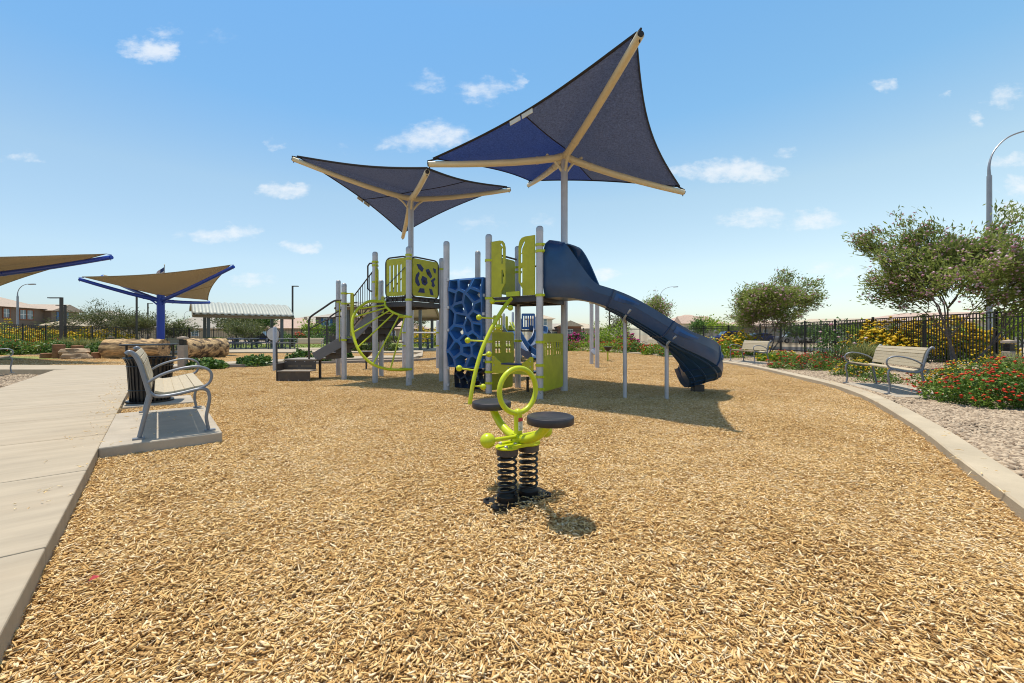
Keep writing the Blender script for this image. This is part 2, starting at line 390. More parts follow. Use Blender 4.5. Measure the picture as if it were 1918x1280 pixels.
D = Vector((-.655, .755, 0)); NN = Vector((.755, .655, 0))           # along the left path, and across it towards the chips
P0 = Vector((-3.59, 3.53, 0))
edge = lambda s: P0 + D*s
kerbpts = [Vector(p+(0,)) for p in ((4.5,31),(7.37,23.4),(8.17,15.6),(7.09,10.0),(6.19,7.38),(4.74,4.89),(3.67,3.34),(3.04,2.43),(2.3,1.35),(1.5,.2),(1.0,-.7),(.6,-1.6))]
kerbc = catmull(kerbpts, 8)
e0 = edge(-6.0); e1 = edge(13.0)
chip_poly = [(p.x, p.y) for p in kerbc] + [(e0.x, e0.y), (e1.x, e1.y), (-10.3,13.55), (-8.5,14.8), (-6.4,16.2), (-4.2,17.1), (-4.4,20), (-6.5,28), (-2,31)]
def chips_material():
    m = bpy.data.materials.new('wood_chip_bed')
    nt, N, L, P = nodes_of(m); P.inputs['Roughness'].default_value = .9; P.inputs['Specular IOR Level'].default_value = .1
    tc = N.new('ShaderNodeTexCoord')
    cols = []
    hts = []
    for ang, sc in ((.3, 62), (1.4, 50), (2.5, 74)):
        mp = N.new('ShaderNodeMapping'); mp.inputs['Rotation'].default_value = (0,0,ang); mp.inputs['Scale'].default_value = (.32,1,1)
        L.new(tc.outputs['Object'], mp.inputs['Vector'])
        vo = N.new('ShaderNodeTexVoronoi'); vo.inputs['Scale'].default_value = sc; vo.inputs['Randomness'].default_value = 1
        L.new(mp.outputs[0], vo.inputs['Vector'])
        cols.append(vo.outputs['Color']); hts.append(vo.outputs['Distance'])
    mx = N.new('ShaderNodeMix'); mx.data_type = 'RGBA'; mx.inputs[0].default_value = .5; L.new(cols[0], mx.inputs[6]); L.new(cols[1], mx.inputs[7])
    m2 = N.new('ShaderNodeMix'); m2.data_type = 'RGBA'; m2.inputs[0].default_value = .4; L.new(mx.outputs[2], m2.inputs[6]); L.new(cols[2], m2.inputs[7])
    sp = N.new('ShaderNodeSeparateColor'); L.new(m2.outputs[2], sp.inputs[0])
    nz = N.new('ShaderNodeTexNoise'); nz.inputs['Scale'].default_value = .8; nz.inputs['Detail'].default_value = 4; L.new(tc.outputs['Object'], nz.inputs['Vector'])
    ad = N.new('ShaderNodeMath'); ad.operation = 'MULTIPLY_ADD'; L.new(nz.outputs['Fac'], ad.inputs[0]); ad.inputs[1].default_value = .35; L.new(sp.outputs[0], ad.inputs[2])
    cr = N.new('ShaderNodeValToRGB'); e = cr.color_ramp.elements
    e[0].position = .28; e[0].color = (.07,.036,.014,1); e[1].position = 1.0; e[1].color = (.56,.37,.17,1)
    x = e.new(.48); x.color = (.23,.13,.05,1); x = e.new(.72); x.color = (.40,.245,.10,1)
    L.new(ad.outputs[0], cr.inputs['Fac']); L.new(cr.outputs['Color'], P.inputs['Base Color'])
    bp = N.new('ShaderNodeBump'); bp.inputs['Strength'].default_value = .7; bp.inputs['Distance'].default_value = .012
    L.new(sp.outputs[1], bp.inputs['Height']); L.new(bp.outputs['Normal'], P.inputs['Normal'])
    return m
chipbed = chips_material()
def terrain(name, poly, z, mat, step):
    """a polygon filled with a fine triangulation that follows the uneven surface"""
    import bmesh
    bm = bmesh.new(); vs = [bm.verts.new((p[0], p[1], 0)) for p in poly]; bm.faces.new(vs)
    xs = [p[0] for p in poly]; ys = [p[1] for p in poly]
    for axis, lo, hi in ((0, min(xs), max(xs)), (1, min(ys), max(ys))):
        t = lo+step*.63
        while t < hi:
            no = (1,0,0) if axis == 0 else (0,1,0); c = (t,0,0) if axis == 0 else (0,t,0)
            bmesh.ops.bisect_plane(bm, geom=bm.verts[:]+bm.edges[:]+bm.faces[:], plane_co=c, plane_no=no); t += step
    for q in bm.verts: q.co.z = z + hgt(q.co.x, q.co.y)
    bm.normal_update()
    if bm.faces and sum(f.normal.z for f in bm.faces) < 0: bmesh.ops.reverse_faces(bm, faces=bm.faces[:])
    me = bpy.data.meshes.new(name); bm.to_mesh(me); bm.free(); me.materials.append(mat)
    me.polygons.foreach_set('use_smooth', [True]*len(me.polygons))
    o = bpy.data.objects.new(name, me); COL.objects.link(o); o['kind'] = 'structure'; return o
terrain('playground_surface', chip_poly, -.012, chipbed, .35)
# second chip area with the logs, left behind the crossing path
sand_poly = [(-30,13.9),(-12.6,13.9),(-8.3,17.6),(-5.6,24.0),(-15,24.3),(-30,21.5)]
terrain('log_play_surface', sand_poly, .02, chipbed, .9)

def inside(px, py, poly):
    r = np.zeros(len(px), dtype=bool); j = len(poly)-1
    for i in range(len(poly)):
        xi, yi = poly[i]; xj, yj = poly[j]
        c = ((yi > py) != (yj > py)) & (px < (xj-xi)*(py-yi)/((yj-yi) or 1e-9)+xi)
        r ^= c; j = i
    return r
def chip_mat():
    m = bpy.data.materials.new('wood_chip')
    nt, N, L, P = nodes_of(m); P.inputs['Roughness'].default_value = .8; P.inputs['Specular IOR Level'].default_value = .2
    a = N.new('ShaderNodeAttribute'); a.attribute_name = 'v'
    cr = N.new('ShaderNodeValToRGB'); e = cr.color_ramp.elements
    e[0].color = (.19,.10,.035,1); e[1].color = (.82,.65,.41,1)
    for p, c in ((.16,(.36,.205,.075,1)),(.45,(.59,.362,.137,1)),(.8,(.735,.51,.23,1))):
        x = e.new(p); x.color = c
    oi = N.new('ShaderNodeObjectInfo'); ad = N.new('ShaderNodeMath'); ad.operation = 'MULTIPLY_ADD'
    L.new(oi.outputs['Random'], ad.inputs[0]); ad.inputs[1].default_value = .12; L.new(a.outputs['Fac'], ad.inputs[2])
    L.new(ad.outputs[0], cr.inputs['Fac'])
    gp_ = N.new('ShaderNodeNewGeometry'); pn = N.new('ShaderNodeTexNoise'); pn.inputs['Scale'].default_value = .75; pn.inputs['Detail'].default_value = 7; pn.inputs['Roughness'].default_value = .68; L.new(gp_.outputs['Position'], pn.inputs['Vector'])
    pr_ = N.new('ShaderNodeMapRange'); pr_.inputs['From Min'].default_value = .34; pr_.inputs['From Max'].default_value = .66; pr_.inputs['To Min'].default_value = -.07; pr_.inputs['To Max'].default_value = .19; L.new(pn.outputs['Fac'], pr_.inputs['Value'])
    a2 = N.new('ShaderNodeMath'); a2.operation = 'ADD'; L.new(ad.outputs[0], a2.inputs[0]); L.new(pr_.outputs[0], a2.inputs[1]); L.new(a2.outputs[0], cr.inputs['Fac'])
    tc = N.new('ShaderNodeTexCoord'); nz = N.new('ShaderNodeTexNoise'); nz.inputs['Scale'].default_value = 90; nz.inputs['Detail'].default_value = 3
    L.new(tc.outputs['Object'], nz.inputs['Vector'])
    mr = N.new('ShaderNodeMapRange'); mr.inputs['To Min'].default_value = .75; mr.inputs['To Max'].default_value = 1.25; L.new(nz.outputs['Fac'], mr.inputs['Value'])
    hs = N.new('ShaderNodeHueSaturation'); L.new(mr.outputs[0], hs.inputs['Value']); L.new(cr.outputs['Color'], hs.inputs['Color'])
    L.new(hs.outputs['Color'], P.inputs['Base Color'])
    return m
chipm = chip_mat()
def chip_clump(n, rad, i):
    a = RNG.uniform(0, 2*math.pi, n); r = rad*np.sqrt(RNG.uniform(0, 1, n))
    pos = np.stack([r*np.cos(a), r*np.sin(a), RNG.uniform(-.008, .020, n)], 1)
    ln = RNG.lognormal(math.log(.0235), .52, n).clip(.007,.080); wd = RNG.uniform(.0040, .0090, n)*(1+.7*(RNG.uniform(size=n) < .07)); th = RNG.uniform(.0014, .0038, n)
    yaw = RNG.uniform(0, 2*math.pi, n); pit = RNG.normal(0, .24, n); rol = RNG.normal(0, .48, n)
    bend = RNG.normal(0, .12, n)
    # 3 cross-sections (tapered, bent) of 4 corners
    sec = []
    for t, tw in ((-.5, .45), (.02, 1.0), (.5, .4)):
        for sy, sz in ((-1,-1),(1,-1),(1,1),(-1,1)):
            w = tw*RNG.uniform(.75, 1.15, n)
            x = ln*t; y = wd*.5*sy*w; z = th*.5*sz + bend*ln*(.25-t*t)
            sec.append(np.stack([x, y, z], 1))
    S = np.stack(sec, 1)                                    # n,12,3
    cr, sr, cp, sp, cy, sy = np.cos(rol), np.sin(rol), np.cos(pit), np.sin(pit), np.cos(yaw), np.sin(yaw)
    y, z = S[:,:,1]*cr[:,None]-S[:,:,2]*sr[:,None], S[:,:,1]*sr[:,None]+S[:,:,2]*cr[:,None]
    x, z = S[:,:,0]*cp[:,None]+z*sp[:,None], -S[:,:,0]*sp[:,None]+z*cp[:,None]
    X, Y = x*cy[:,None]-y*sy[:,None], x*sy[:,None]+y*cy[:,None]
    V = (np.stack([X, Y, z], 2)+pos[:,None,:]).reshape(-1,3)
    q = []
    for s in (0, 4):
        for k in range(4): q.append((s+k, s+(k+1) % 4, s+4+(k+1) % 4, s+4+k))
    q += [(3,2,1,0), (8,9,10,11)]
    Q = (np.array(q)[None]+(np.arange(n)*12)[:,None,None]).reshape(-1,4)
    vals = np.repeat(RNG.beta(1.35, 1.15, n), len(q))
    o = npmesh('chip_clump', V, Q, chipm, None, vals); COL.objects.unlink(o); return o
def stone_clump(n, rad, mat, smin, smax):
    a = RNG.uniform(0, 2*math.pi, n); r = rad*np.sqrt(RNG.uniform(0, 1, n))
    pos = np.stack([r*np.cos(a), r*np.sin(a), RNG.uniform(-.002, .008, n)], 1)
    t = (1+5**.5)/2
    B = np.array([(-1,t,0),(1,t,0),(-1,-t,0),(1,-t,0),(0,-1,t),(0,1,t),(0,-1,-t),(0,1,-t),(t,0,-1),(t,0,1),(-t,0,-1),(-t,0,1)], float)/1.9
    T = np.array([(0,11,5),(0,5,1),(0,1,7),(0,7,10),(0,10,11),(1,5,9),(5,11,4),(11,10,2),(10,7,6),(7,1,8),(3,9,4),(3,4,2),(3,2,6),(3,6,8),(3,8,9),(4,9,5),(2,4,11),(6,2,10),(8,6,7),(9,8,1)])
    s = RNG.uniform(smin, smax, (n,1,1))*.5
    V = B[None]+RNG.normal(size=(n,12,3))*.16
    V = V*np.stack([RNG.uniform(.8,1.4,n), RNG.uniform(.7,1.1,n), RNG.uniform(.45,.8,n)],1)[:,None,:]*s
    c, d = np.cos(yaw := RNG.uniform(0,6.28,n))[:,None], np.sin(yaw)[:,None]
    V = np.stack([V[:,:,0]*c-V[:,:,1]*d, V[:,:,0]*d+V[:,:,1]*c, V[:,:,2]], 2)+pos[:,None,:]
    Q = (T[None]+(np.arange(n)*12)[:,None,None]).reshape(-1,3)
    o = npmesh('stone_clump', V.reshape(-1,3), Q, mat, None, np.repeat(RNG.uniform(0,1,n), 20), k=3); COL.objects.unlink(o); return o
def scatter(name, pts, sources, smin, smax):
    cc = bpy.data.collections.new(name+'_pieces')
    for s in sources: cc.objects.link(s)
    me = bpy.data.meshes.new(name); me.vertices.add(len(pts)); me.vertices.foreach_set('co', np.asarray(pts, dtype=np.float32).ravel()); me.update()
    o = bpy.data.objects.new(name, me); COL.objects.link(o); o['kind'] = 'stuff'
    g = bpy.data.node_groups.new(name, 'GeometryNodeTree')
    g.interface.new_socket('Geometry', in_out='INPUT', socket_type='NodeSocketGeometry'); g.interface.new_socket('Geometry', in_out='OUTPUT', socket_type='NodeSocketGeometry')
    gi, go = g.nodes.new('NodeGroupInput'), g.nodes.new('NodeGroupOutput')
    ip = g.nodes.new('GeometryNodeInstanceOnPoints'); ci = g.nodes.new('GeometryNodeCollectionInfo')
    ci.inputs['Collection'].default_value = cc; ci.inputs['Separate Children'].default_value = True; ci.inputs['Reset Children'].default_value = True
    rv = g.nodes.new('FunctionNodeRandomValue'); rv.data_type = 'FLOAT_VECTOR'; rv.inputs[0].default_value = (0,0,0); rv.inputs[1].default_value = (0,0,6.283)
    rs = g.nodes.new('FunctionNodeRandomValue'); rs.data_type = 'FLOAT'; rs.inputs[2].default_value = smin; rs.inputs[3].default_value = smax; rs.inputs['Seed'].default_value = 5
    g.links.new(gi.outputs[0], ip.inputs['Points']); g.links.new(ci.outputs[0], ip.inputs['Instance']); ip.inputs['Pick Instance'].default_value = True
    g.links.new(rv.outputs[0], ip.inputs['Rotation']); g.links.new(rs.outputs[1], ip.inputs['Scale']); g.links.new(ip.outputs[0], go.inputs[0])
    md = o.modifiers.new('scatter', 'NODES'); md.node_group = g
    return o
def sample(poly, bands, zoff, xk=1.55):
    out = []
    for y0, y1, dens in bands:
        x0, x1 = min(p[0] for p in poly), max(p[0] for p in poly)
        x0, x1 = max(x0, -y1*xk-2), min(x1, y1*xk+2)
        n = int((x1-x0)*(y1-y0)*dens)
        x = RNG.uniform(x0, x1, n); y = RNG.uniform(y0, y1, n)
        k = inside(x, y, poly); x, y = x[k], y[k]
        out.append(np.stack([x, y, np.array([hgt(a, b) for a, b in zip(x, y)])+zoff], 1))
    return np.concatenate(out)
PROUD = [(.04, 2.69, .16)]
cp = sample(chip_poly, [(-1.2,.6,30),(.6,4,112),(4,7,92),(7,11,64),(11,16,40),(16,24,22),(24,31,14)], -.008)
k = np.ones(len(cp), dtype=bool)
pa = RNG.uniform(0, 6.28, 22); prr = RNG.uniform(.75, 1.25, 22)
ca_, sa_ = .817, .577
pu, pv = np.cos(pa)*.25*prr, np.sin(pa)*.15*prr
cp = np.concatenate([cp, np.stack([.04+pu*ca_-pv*sa_, 2.69+pu*sa_+pv*ca_, np.full(22, .006)], 1), np.array([(.04+.577*a_+.817*b_, 2.69-.817*a_+.577*b_, z_) for a_, b_, z_ in ((.10,-.02,.024),(.105,.07,.020),(.085,.02,.030),(.11,-.12,.016),(-.09,.0,.028),(-.02,.20,.026))])]); k = np.ones(len(cp), dtype=bool)
w = scatter('wood_chips', cp[k], [chip_clump(124, .17, i) for i in range(12)], .85, 1.15)
sp2 = sample(sand_poly, [(13.9,17,9),(17,22,5)], .024)
scatter('log_area_chips', sp2, [chip_clump(50, .2, i) for i in range(3)], 1, 1.5)

# loose chips kicked onto the walk, the pad and the kerb
lo = []
for i in range(80):
    s_ = RNG.uniform(-1.5, 9); o_ = P0 + D*s_ - NN*(.03+abs(RNG.normal())*.16); lo.append((o_.x, o_.y, .102))
for i in range(14):
    o_ = Vector((-4.02, 4.70, 0)) + D*RNG.uniform(-1,1) + NN*RNG.uniform(-.4,.4); lo.append((o_.x, o_.y, .108))
for i in range(60):
    j_ = int(RNG.integers(20, len(kerbc)-3)); lo.append((kerbc[j_].x+RNG.uniform(.0,.12), kerbc[j_].y+RNG.uniform(-.3,.3), .084))
scatter('loose_chips', lo, [chip_clump(3, .12, i) for i in range(5)], .8, 1.1)

# gravel on both sides
gravbed = M('gravel_bed', (.22,.165,.11), .95, 0, .45, 30, bump=.8, bscale=70)
gravm = leaf_mat('gravel_stone', (.17,.115,.075), (.56,.44,.31), 0, .85)
kx = [p + Vector((0,0,0)) for p in kerbc]
outer = []
for i, p in enumerate(kerbc):
    t = (kerbc[min(i+1, len(kerbc)-1)]-kerbc[max(i-1, 0)]).normalized(); outer.append(p + Vector((-t.y, t.x, 0))*.22)
grav_poly = [(p.x, p.y) for p in outer] + [(14,-1.6),(15.6,6),(16.4,13),(17.4,21),(18.2,35),(8,47),(4,40)]
flat('gravel_bed', [(p[0], p[1]) for p in grav_poly], .018, gravbed)
gp = sample(grav_poly, [(-1.2,3,20),(3,6,95),(6,9,80),(9,13,45),(13,19,20),(19,30,8)], .026, 1.35)
scatter('gravel', gp, [stone_clump(56, .17, gravm, .016, .05) for i in range(5)], .85, 1.25)
lw = P0 - NN*1.85
gl = [((lw+D*s).x, (lw+D*s).y) for s in (-6, 11.4)] + [(-30,12.0),(-30,-2)]
flat('gravel_bed', gl, .02, gravbed)
gp2 = sample(gl, [(6,9,40),(9,12,26)], .03, 1.32)
scatter('gravel', gp2, [stone_clump(70, .2, gravm, .015, .045) for i in range(3)], .9, 1.3)

# kerb round the play area
b = MB(); n = len(kerbc); v = []; f = []
for p, q in zip(kerbc, outer):
    v += [(p.x, p.y, -.08), (p.x, p.y, .072), (p.x+(q.x-p.x)*.06, p.y+(q.y-p.y)*.06, .082), (q.x, q.y, .082), (q.x, q.y, -.08)]
for i in range(n-1):
    for k in range(4): f.append((i*5+k, i*5+k+1, i*5+5+k+1, i*5+5+k))
kind(b.add(v, f).build('kerb', kerbm, smooth=30))

# left walk: cast slabs with joints
b = MB(); s = -6.5; rs = random.Random(3)
while s < 11.2:
    l = 1.46
    a0, a1 = edge(s+.006), edge(s+l-.006)
    q = [a0, a1, a1-NN*1.85, a0-NN*1.85]
    b.add([(p.x, p.y, -.08) for p in q]+[(p.x, p.y, .1) for p in q], [(3,2,1,0),(4,5,6,7),(0,1,5,4),(1,2,6,5),(2,3,7,6),(3,0,4,7)])
    s += l
kind(b.build('path', concrete, bevel=.008, smooth=0))
# crossing walk beyond and the ramada slab
b = MB()
def slab(poly, z=.09, bt=-.08):
    n = len(poly); a = sum(poly[i-1][0]*poly[i][1]-poly[i][0]*poly[i-1][1] for i in range(n))
    if a < 0: poly = poly[::-1]
    b.add([(p[0], p[1], bt) for p in poly]+[(p[0], p[1], z) for p in poly], [tuple(reversed(range(n))), tuple(range(n, 2*n))]+[(i, (i+1) % n, n+(i+1) % n, n+i) for i in range(n)])
slab([(-30,12.1),(-13.3,12.0),(-11.1,12.35),(-12.3,13.85),(-30,13.85)])
slab([(-12.29,13.85),(-11.35,12.75),(-8.4,16.3),(-5.9,18.3),(-4.5,18.6),(-4.6,20.2),(-6.6,20.3),(-8.9,18.0)])
kind(b.build('path', concrete))
b = MB()
slab([(-31,22.0),(-16,25.0),(-5.4,24.6),(-5.0,19.9),(-4.45,20.25),(-6.0,27.6),(-4.2,27.7),(-4.2,33.4),(-30,33.4)], .075)
kind(b.build('path', concrete))
b = MB()
kp = catmull([(-10.9,13.0,0),(-10.3,13.45,0),(-8.5,14.7,0),(-6.4,16.1,0),(-4.3,17.0,0),(-3.4,18.3,0)], 6)
for i in range(len(kp)-1): b.beam(kp[i]+Vector((0,0,.03)), kp[i+1]+Vector((0,0,.03)), .15, .13)
kind(b.build('kerb', greykerb))
flat('planting_bed', [(-12.0,12.9),(-10.3,13.5),(-8.5,14.8),(-6.4,16.2),(-4.3,17.1),(-3.5,18.4),(-4.4,18.6),(-6,18.2),(-8.4,16.2),(-11.3,12.9)], .03, M('planting_soil', (.30,.21,.14), .95, 0, .3, 20, bump=.6, bscale=40))
lawnm = M('lawn_base', (.20,.24,.05), .9, 0, .25, 3, bump=.4, bscale=90)
flat('lawn', [(-36,33.41),(-4.0,33.41),(1,36),(5,46),(-18,54),(-36,46)], .05, lawnm)
flat('planting_bed', [(-36,16),(-30,21.6),(-16,24.9),(-16.2,25.2),(-30,22.5),(-31,33),(-36,34)], .03, soil)
flat('lawn', [(-36,14.1),(-19.5,18.6),(-19.7,20.0),(-30,20.8),(-36,21)], .036, lawnm)
gn = 5200
x = RNG.uniform(-30, -2, gn); y = RNG.uniform(33.5, 44, gn)
gr = leaf_mat('grass_blade', (.15,.20,.03), (.34,.38,.09), .3)
o = leaves('grass', np.stack([x, y, np.full(gn, .09)], 1), .14, .05, gr, dirs=np.tile(np.array([[0,0,1.]]), (gn,1)), up=0); o['kind'] = 'stuff'
# road beyond the fence
asph = M('asphalt', (.075,.07,.068), .9, 0, .15, 2, bump=.2, bscale=60)
flat('road', [(19.5,-5),(26,-5),(28.5,36),(13,60),(-45,72),(-60,60),(-42,18),(-38,19),(-41,46),(-37,56),(-20,63),(8,54),(20.5,38)], -.03, asph)
def rot2(v, a): return Vector((v[0]*math.cos(a)-v[1]*math.sin(a), v[0]*math.sin(a)+v[1]*math.cos(a), v[2] if len(v) > 2 else 0))
# ---------------------------------------------------------------- benches (local: x along the seat, +y is the front, origin below the seat/back joint)
def make_bench(label, loc, rz):
    t = thing('bench', label, 'bench', (0,0,0), 0, 'park benches')
    back = catmull([(0,.0,.40),(0,-.025,.50),(0,-.055,.62),(0,-.085,.73),(0,-.122,.805),(0,-.162,.835),(0,-.188,.815)], 5)
    seatc = catmull([(0,.0,.44),(0,.04,.405),(0,.12,.395),(0,.25,.41),(0,.38,.435),(0,.47,.45)], 5)
    def shift(pts, x): return [Vector((x, p.y, p.z)) for p in pts]
    for sx in (-.9, .9):
        fr = MB(); fr.tube(shift(back, sx), .0185, 10, flat=1.15); fr.tube(shift(seatc, sx), .017, 10, flat=1.15)
        fr.build('side_frame', alum, t)
        lg = MB(); lg.tube(shift(catmull([(0,0,.43),(0,-.01,.35),(0,-.05,.18),(0,-.085,.02)], 5), sx), [.020]*5+[.018]*11, 10, flat=1.15)
        lg.box((sx, -.09, .008), (.06, .10, .016)); lg.build('leg', alum, t)
        lg = MB(); lg.tube(shift(catmull([(0,.44,.445),(0,.495,.42),(0,.515,.34),(0,.50,.24),(0,.485,.14),(0,.505,.02)], 5), sx), .0175, 10, flat=1.15)
        lg.box((sx, .52, .008), (.06, .10, .016)); lg.build('leg', alum, t)
        ar = MB(); ar.tube(shift(catmull([(0,-.04,.52),(0,.08,.60),(0,.24,.655),(0,.40,.672),(0,.505,.635),(0,.535,.565),(0,.505,.49),(0,.42,.445)], 6), sx), .0145, 10, flat=1.15)
        ar.build('armrest', alum, t)
    def slats(curve, n, off, wd):
        b = MB(); L_ = [0]
        for i in range(1, len(curve)): L_.append(L_[-1]+(curve[i]-curve[i-1]).length)
        for k in range(n):
            s = L_[-1]*(k+.5)/n
            j = max(i for i in range(len(L_)-1) if L_[i] <= s)
            tt = (curve[j+1]-curve[j]).normalized(); p = curve[j]+tt*(s-L_[j])
            nn = Vector((0, -tt.z, tt.y))*off
            m = Matrix((Vector((1,0,0)), tt, Vector((1,0,0)).cross(tt))).transposed()
            b.box(p+nn, (1.755, wd, .026), m)
        return b
    slats(catmull([(0,.03,.425),(0,.12,.402),(0,.25,.415),(0,.38,.44),(0,.47,.452)], 5), 5, .018, .0885).build('seat', slatm, t, bevel=.005, smooth=0)
    slats(catmull([(0,-.016,.475),(0,-.055,.62),(0,-.085,.73),(0,-.138,.815)], 5), 6, -.02, .060).build('backrest', slatm, t, bevel=.005, smooth=0)
    t.location = loc; t.rotation_euler = (0,0,rz); t.scale = (1,.90,1)
    return t
def face(nx, ny): return math.atan2(ny, nx)-math.pi/2         # rotation that turns local +y to the given direction
bench0 = make_bench('slatted bench on the raised pad by the left walk, seen end-on before the trash can', (-4.09, 4.63, .105), face(.755, .655))
bn = [((7.44,7.95,.05), (-.936,.35), 'large slatted bench on a pad at the right, next to the red-flowered lantana'),
      ((9.38,15.85,.05), (-1,.05), 'slatted bench in front of the pink-flowered tree, just right of the slide exit'),
      ((8.65,24.6,.05), (-.96,-.28), 'small distant slatted bench seen beneath the lower half of the blue slide'),
      ((-13.45,10.2,.06), (.755,.655), 'slatted bench at the left picture edge, only its grey arm loop showing'),
      ((-20.6,25.4,.05), (.2,1), 'slatted bench behind the short hollow log, its back turned to the camera'),
      ((-14.6,29.6,.06), (.15,-1), 'distant slatted bench facing forward, seen behind the grey stair stringer')]
for loc, d, lb in bn: copy_thing(bench0, lb, loc, face(*d))
# pads
def pad(c, ax, l, w, z=.1):
    a = Vector((ax[0], ax[1], 0)).normalized(); n = Vector((-a.y, a.x, 0)); c = Vector(c)
    b = MB(); b.beam(c-a*l/2+Vector((0,0,z/2-.05)), c+a*l/2+Vector((0,0,z/2-.05)), w, z+.1)
    return kind(b.build('bench_pad', padm, bevel=.012, smooth=0))
pad((-4.0, 4.69, 0), D, 2.1, .90, .105)
pad((7.42, 7.85, 0), (-.35,-.936), 2.25, 1.0, .055); pad((9.3,15.85,0), (.05,1), 2.3, 1.0, .05)

# ---------------------------------------------------------------- spring rocker
rk = thing('spring_rocker', 'lime green two-seat rocker on twin black coil springs, front centre', 'spring rocker', (.04, 2.69, 0))
C = Vector((.04, 2.69, 0)); A = Vector((.577,-.817,0)); Bv = Vector((.817,.577,0)); Z = Vector((0,0,1))
b = MB(); pl = [(-.20,-.105),(.20,-.105),(.225,-.07),(.225,.085),(.19,.11),(-.2,.11),(-.225,.07),(-.225,-.07)]
b.prism([pl], C+Z*.028, Bv, -A, .012)
for sx in (-.19,.19):
    for sy in (-.075,.08): b.lathe([(.012,0),(.012,.012),(.001,.012)], C+Bv*sx-A*sy+Z*.033, 6)
b.build('base_plate', blackm, rk)
for k in (-1, 1):
    cc = C+Bv*.087*k
    b = MB(); b.lathe([(.066,.03),(.068,.034),(.068,.068),(.05,.07)], cc, 24)
    pts = []; turns = 6.4
    for i in range(int(turns*20)+1):
        a_ = i/20*2*math.pi + k*.6; pts.append(cc+Vector((math.cos(a_)*.057, math.sin(a_)*.057, .07+i/20/turns*.262)))
    sp = MB().tube(pts, .0085, 8).build('spring', blackm, rk)
    b.build('lower_spring_clamp', blackm, sp)
    MB().lathe([(.06,.325),(.07,.33),(.07,.368),(.062,.371)], cc, 24).build('upper_spring_clamp', darkm, sp)
b = MB()
for k in (-1, 1): b.lathe([(.076,.371),(.078,.374),(.078,.383),(.07,.386),(.001,.386)], C+Bv*.087*k, 24)
b.beam(C-Bv*.10+Z*.388-A*.05, C+Bv*.13+Z*.388-A*.05, .03, .022); b.beam(C-Bv*.10+Z*.388+A*.055, C+Bv*.13+Z*.388+A*.055, .034, .024)
b.beam(C+Z*.385, C+Z*.45, .07, .05, up=Bv)
tpl_ = b.build('top_plate', lime, rk, bevel=.003)
for k in (-1, 1):
    for q_ in range(3): MB().lathe([(.012,.386),(.012,.396),(.006,.400),(.001,.400)], C+Bv*(.087*k)+Vector((.056*math.cos(q_*2.1+.4), .056*math.sin(q_*2.1+.4), 0)), 8).build('plate_bolt', steel, tpl_)
b = MB(); b.beam(C+Z*.40, C+Z*.585, .052, .034, up=Bv); b.sphere(C+Z*.588, .029, 12, 8)
b.build('mast', lime, rk, bevel=.006)
sk = MB(); mo = C+A*.0265
sk.box(mo+Z*.505, (.003,.033,.058), Matrix.Rotation(math.atan2(A.y, A.x), 3, 'Z'))
lab = sk.build('warning_label', M('label_paper', (.66,.66,.63), .5), rk)
MB().box(mo+A*.0012+Z*.548, (.003,.034,.024), Matrix.Rotation(math.atan2(A.y, A.x), 3, 'Z')).build('label_header', signred, lab)
tx = MB()
for i in range(7): tx.box(mo+A*.0016+Z*(.528-.0075*i)+Bv*(.001*(i % 3)), (.002,.024-.004*(i % 3),.0022), Matrix.Rotation(math.atan2(A.y, A.x), 3, 'Z'))
tx.build('label_print', M('label_ink', (.12,.12,.13), .6), lab)
MB().tube([C+Z*.735+Bv*.147*math.cos(a_)+Z*.147*math.sin(a_) for a_ in (i*2*math.pi/48 for i in range(48))], .0175, 12, closed=True).build('grip_ring', lime, rk)
for k in (-1, 1):
    arm = MB().tube(catmull([C+Z*.425+A*.02*k, C+A*.10*k+Z*.435, C+A*.20*k+Z*.475, C+A*.27*k+Z*.53, C+A*.30*k+Z*.565], 6), .028, 14).build('seat_arm', lime, rk)
    sc = C+A*.325*k
    for q_ in range(4): MB().lathe([(.011,.560),(.011,.567)], sc+Vector((.06*math.cos(q_*1.57+.6), .06*math.sin(q_*1.57+.6), 0)), 8).build('seat_bolt', steel, arm)
    MB().tube([C+Z*.425+A*.045*k, C+Z*.4275+A*.058*k], .031, 14).build('weld_collar', lime, arm)
    MB().lathe([(.09,.567),(.09,.573),(.001,.573)], sc, 20).build('seat_bracket', lime, arm)
    MB().lathe([(.128,.574),(.139,.578),(.141,.586),(.141,.612),(.138,.619),(.130,.623),(.118,.6225),(.112,.6205),(.06,.6195),(.001,.619)], sc, 40).build('seat', blackv, rk)
    pg = MB(); pg.tube([C+Z*.433, C+Bv*.20*k+Z*.438], .013, 12); fp = pg.build('foot_peg', lime, rk)
    MB().sphere(C+Bv*.235*k+Z*.44, .048, 20, 12).build('peg_ball', lime, fp)

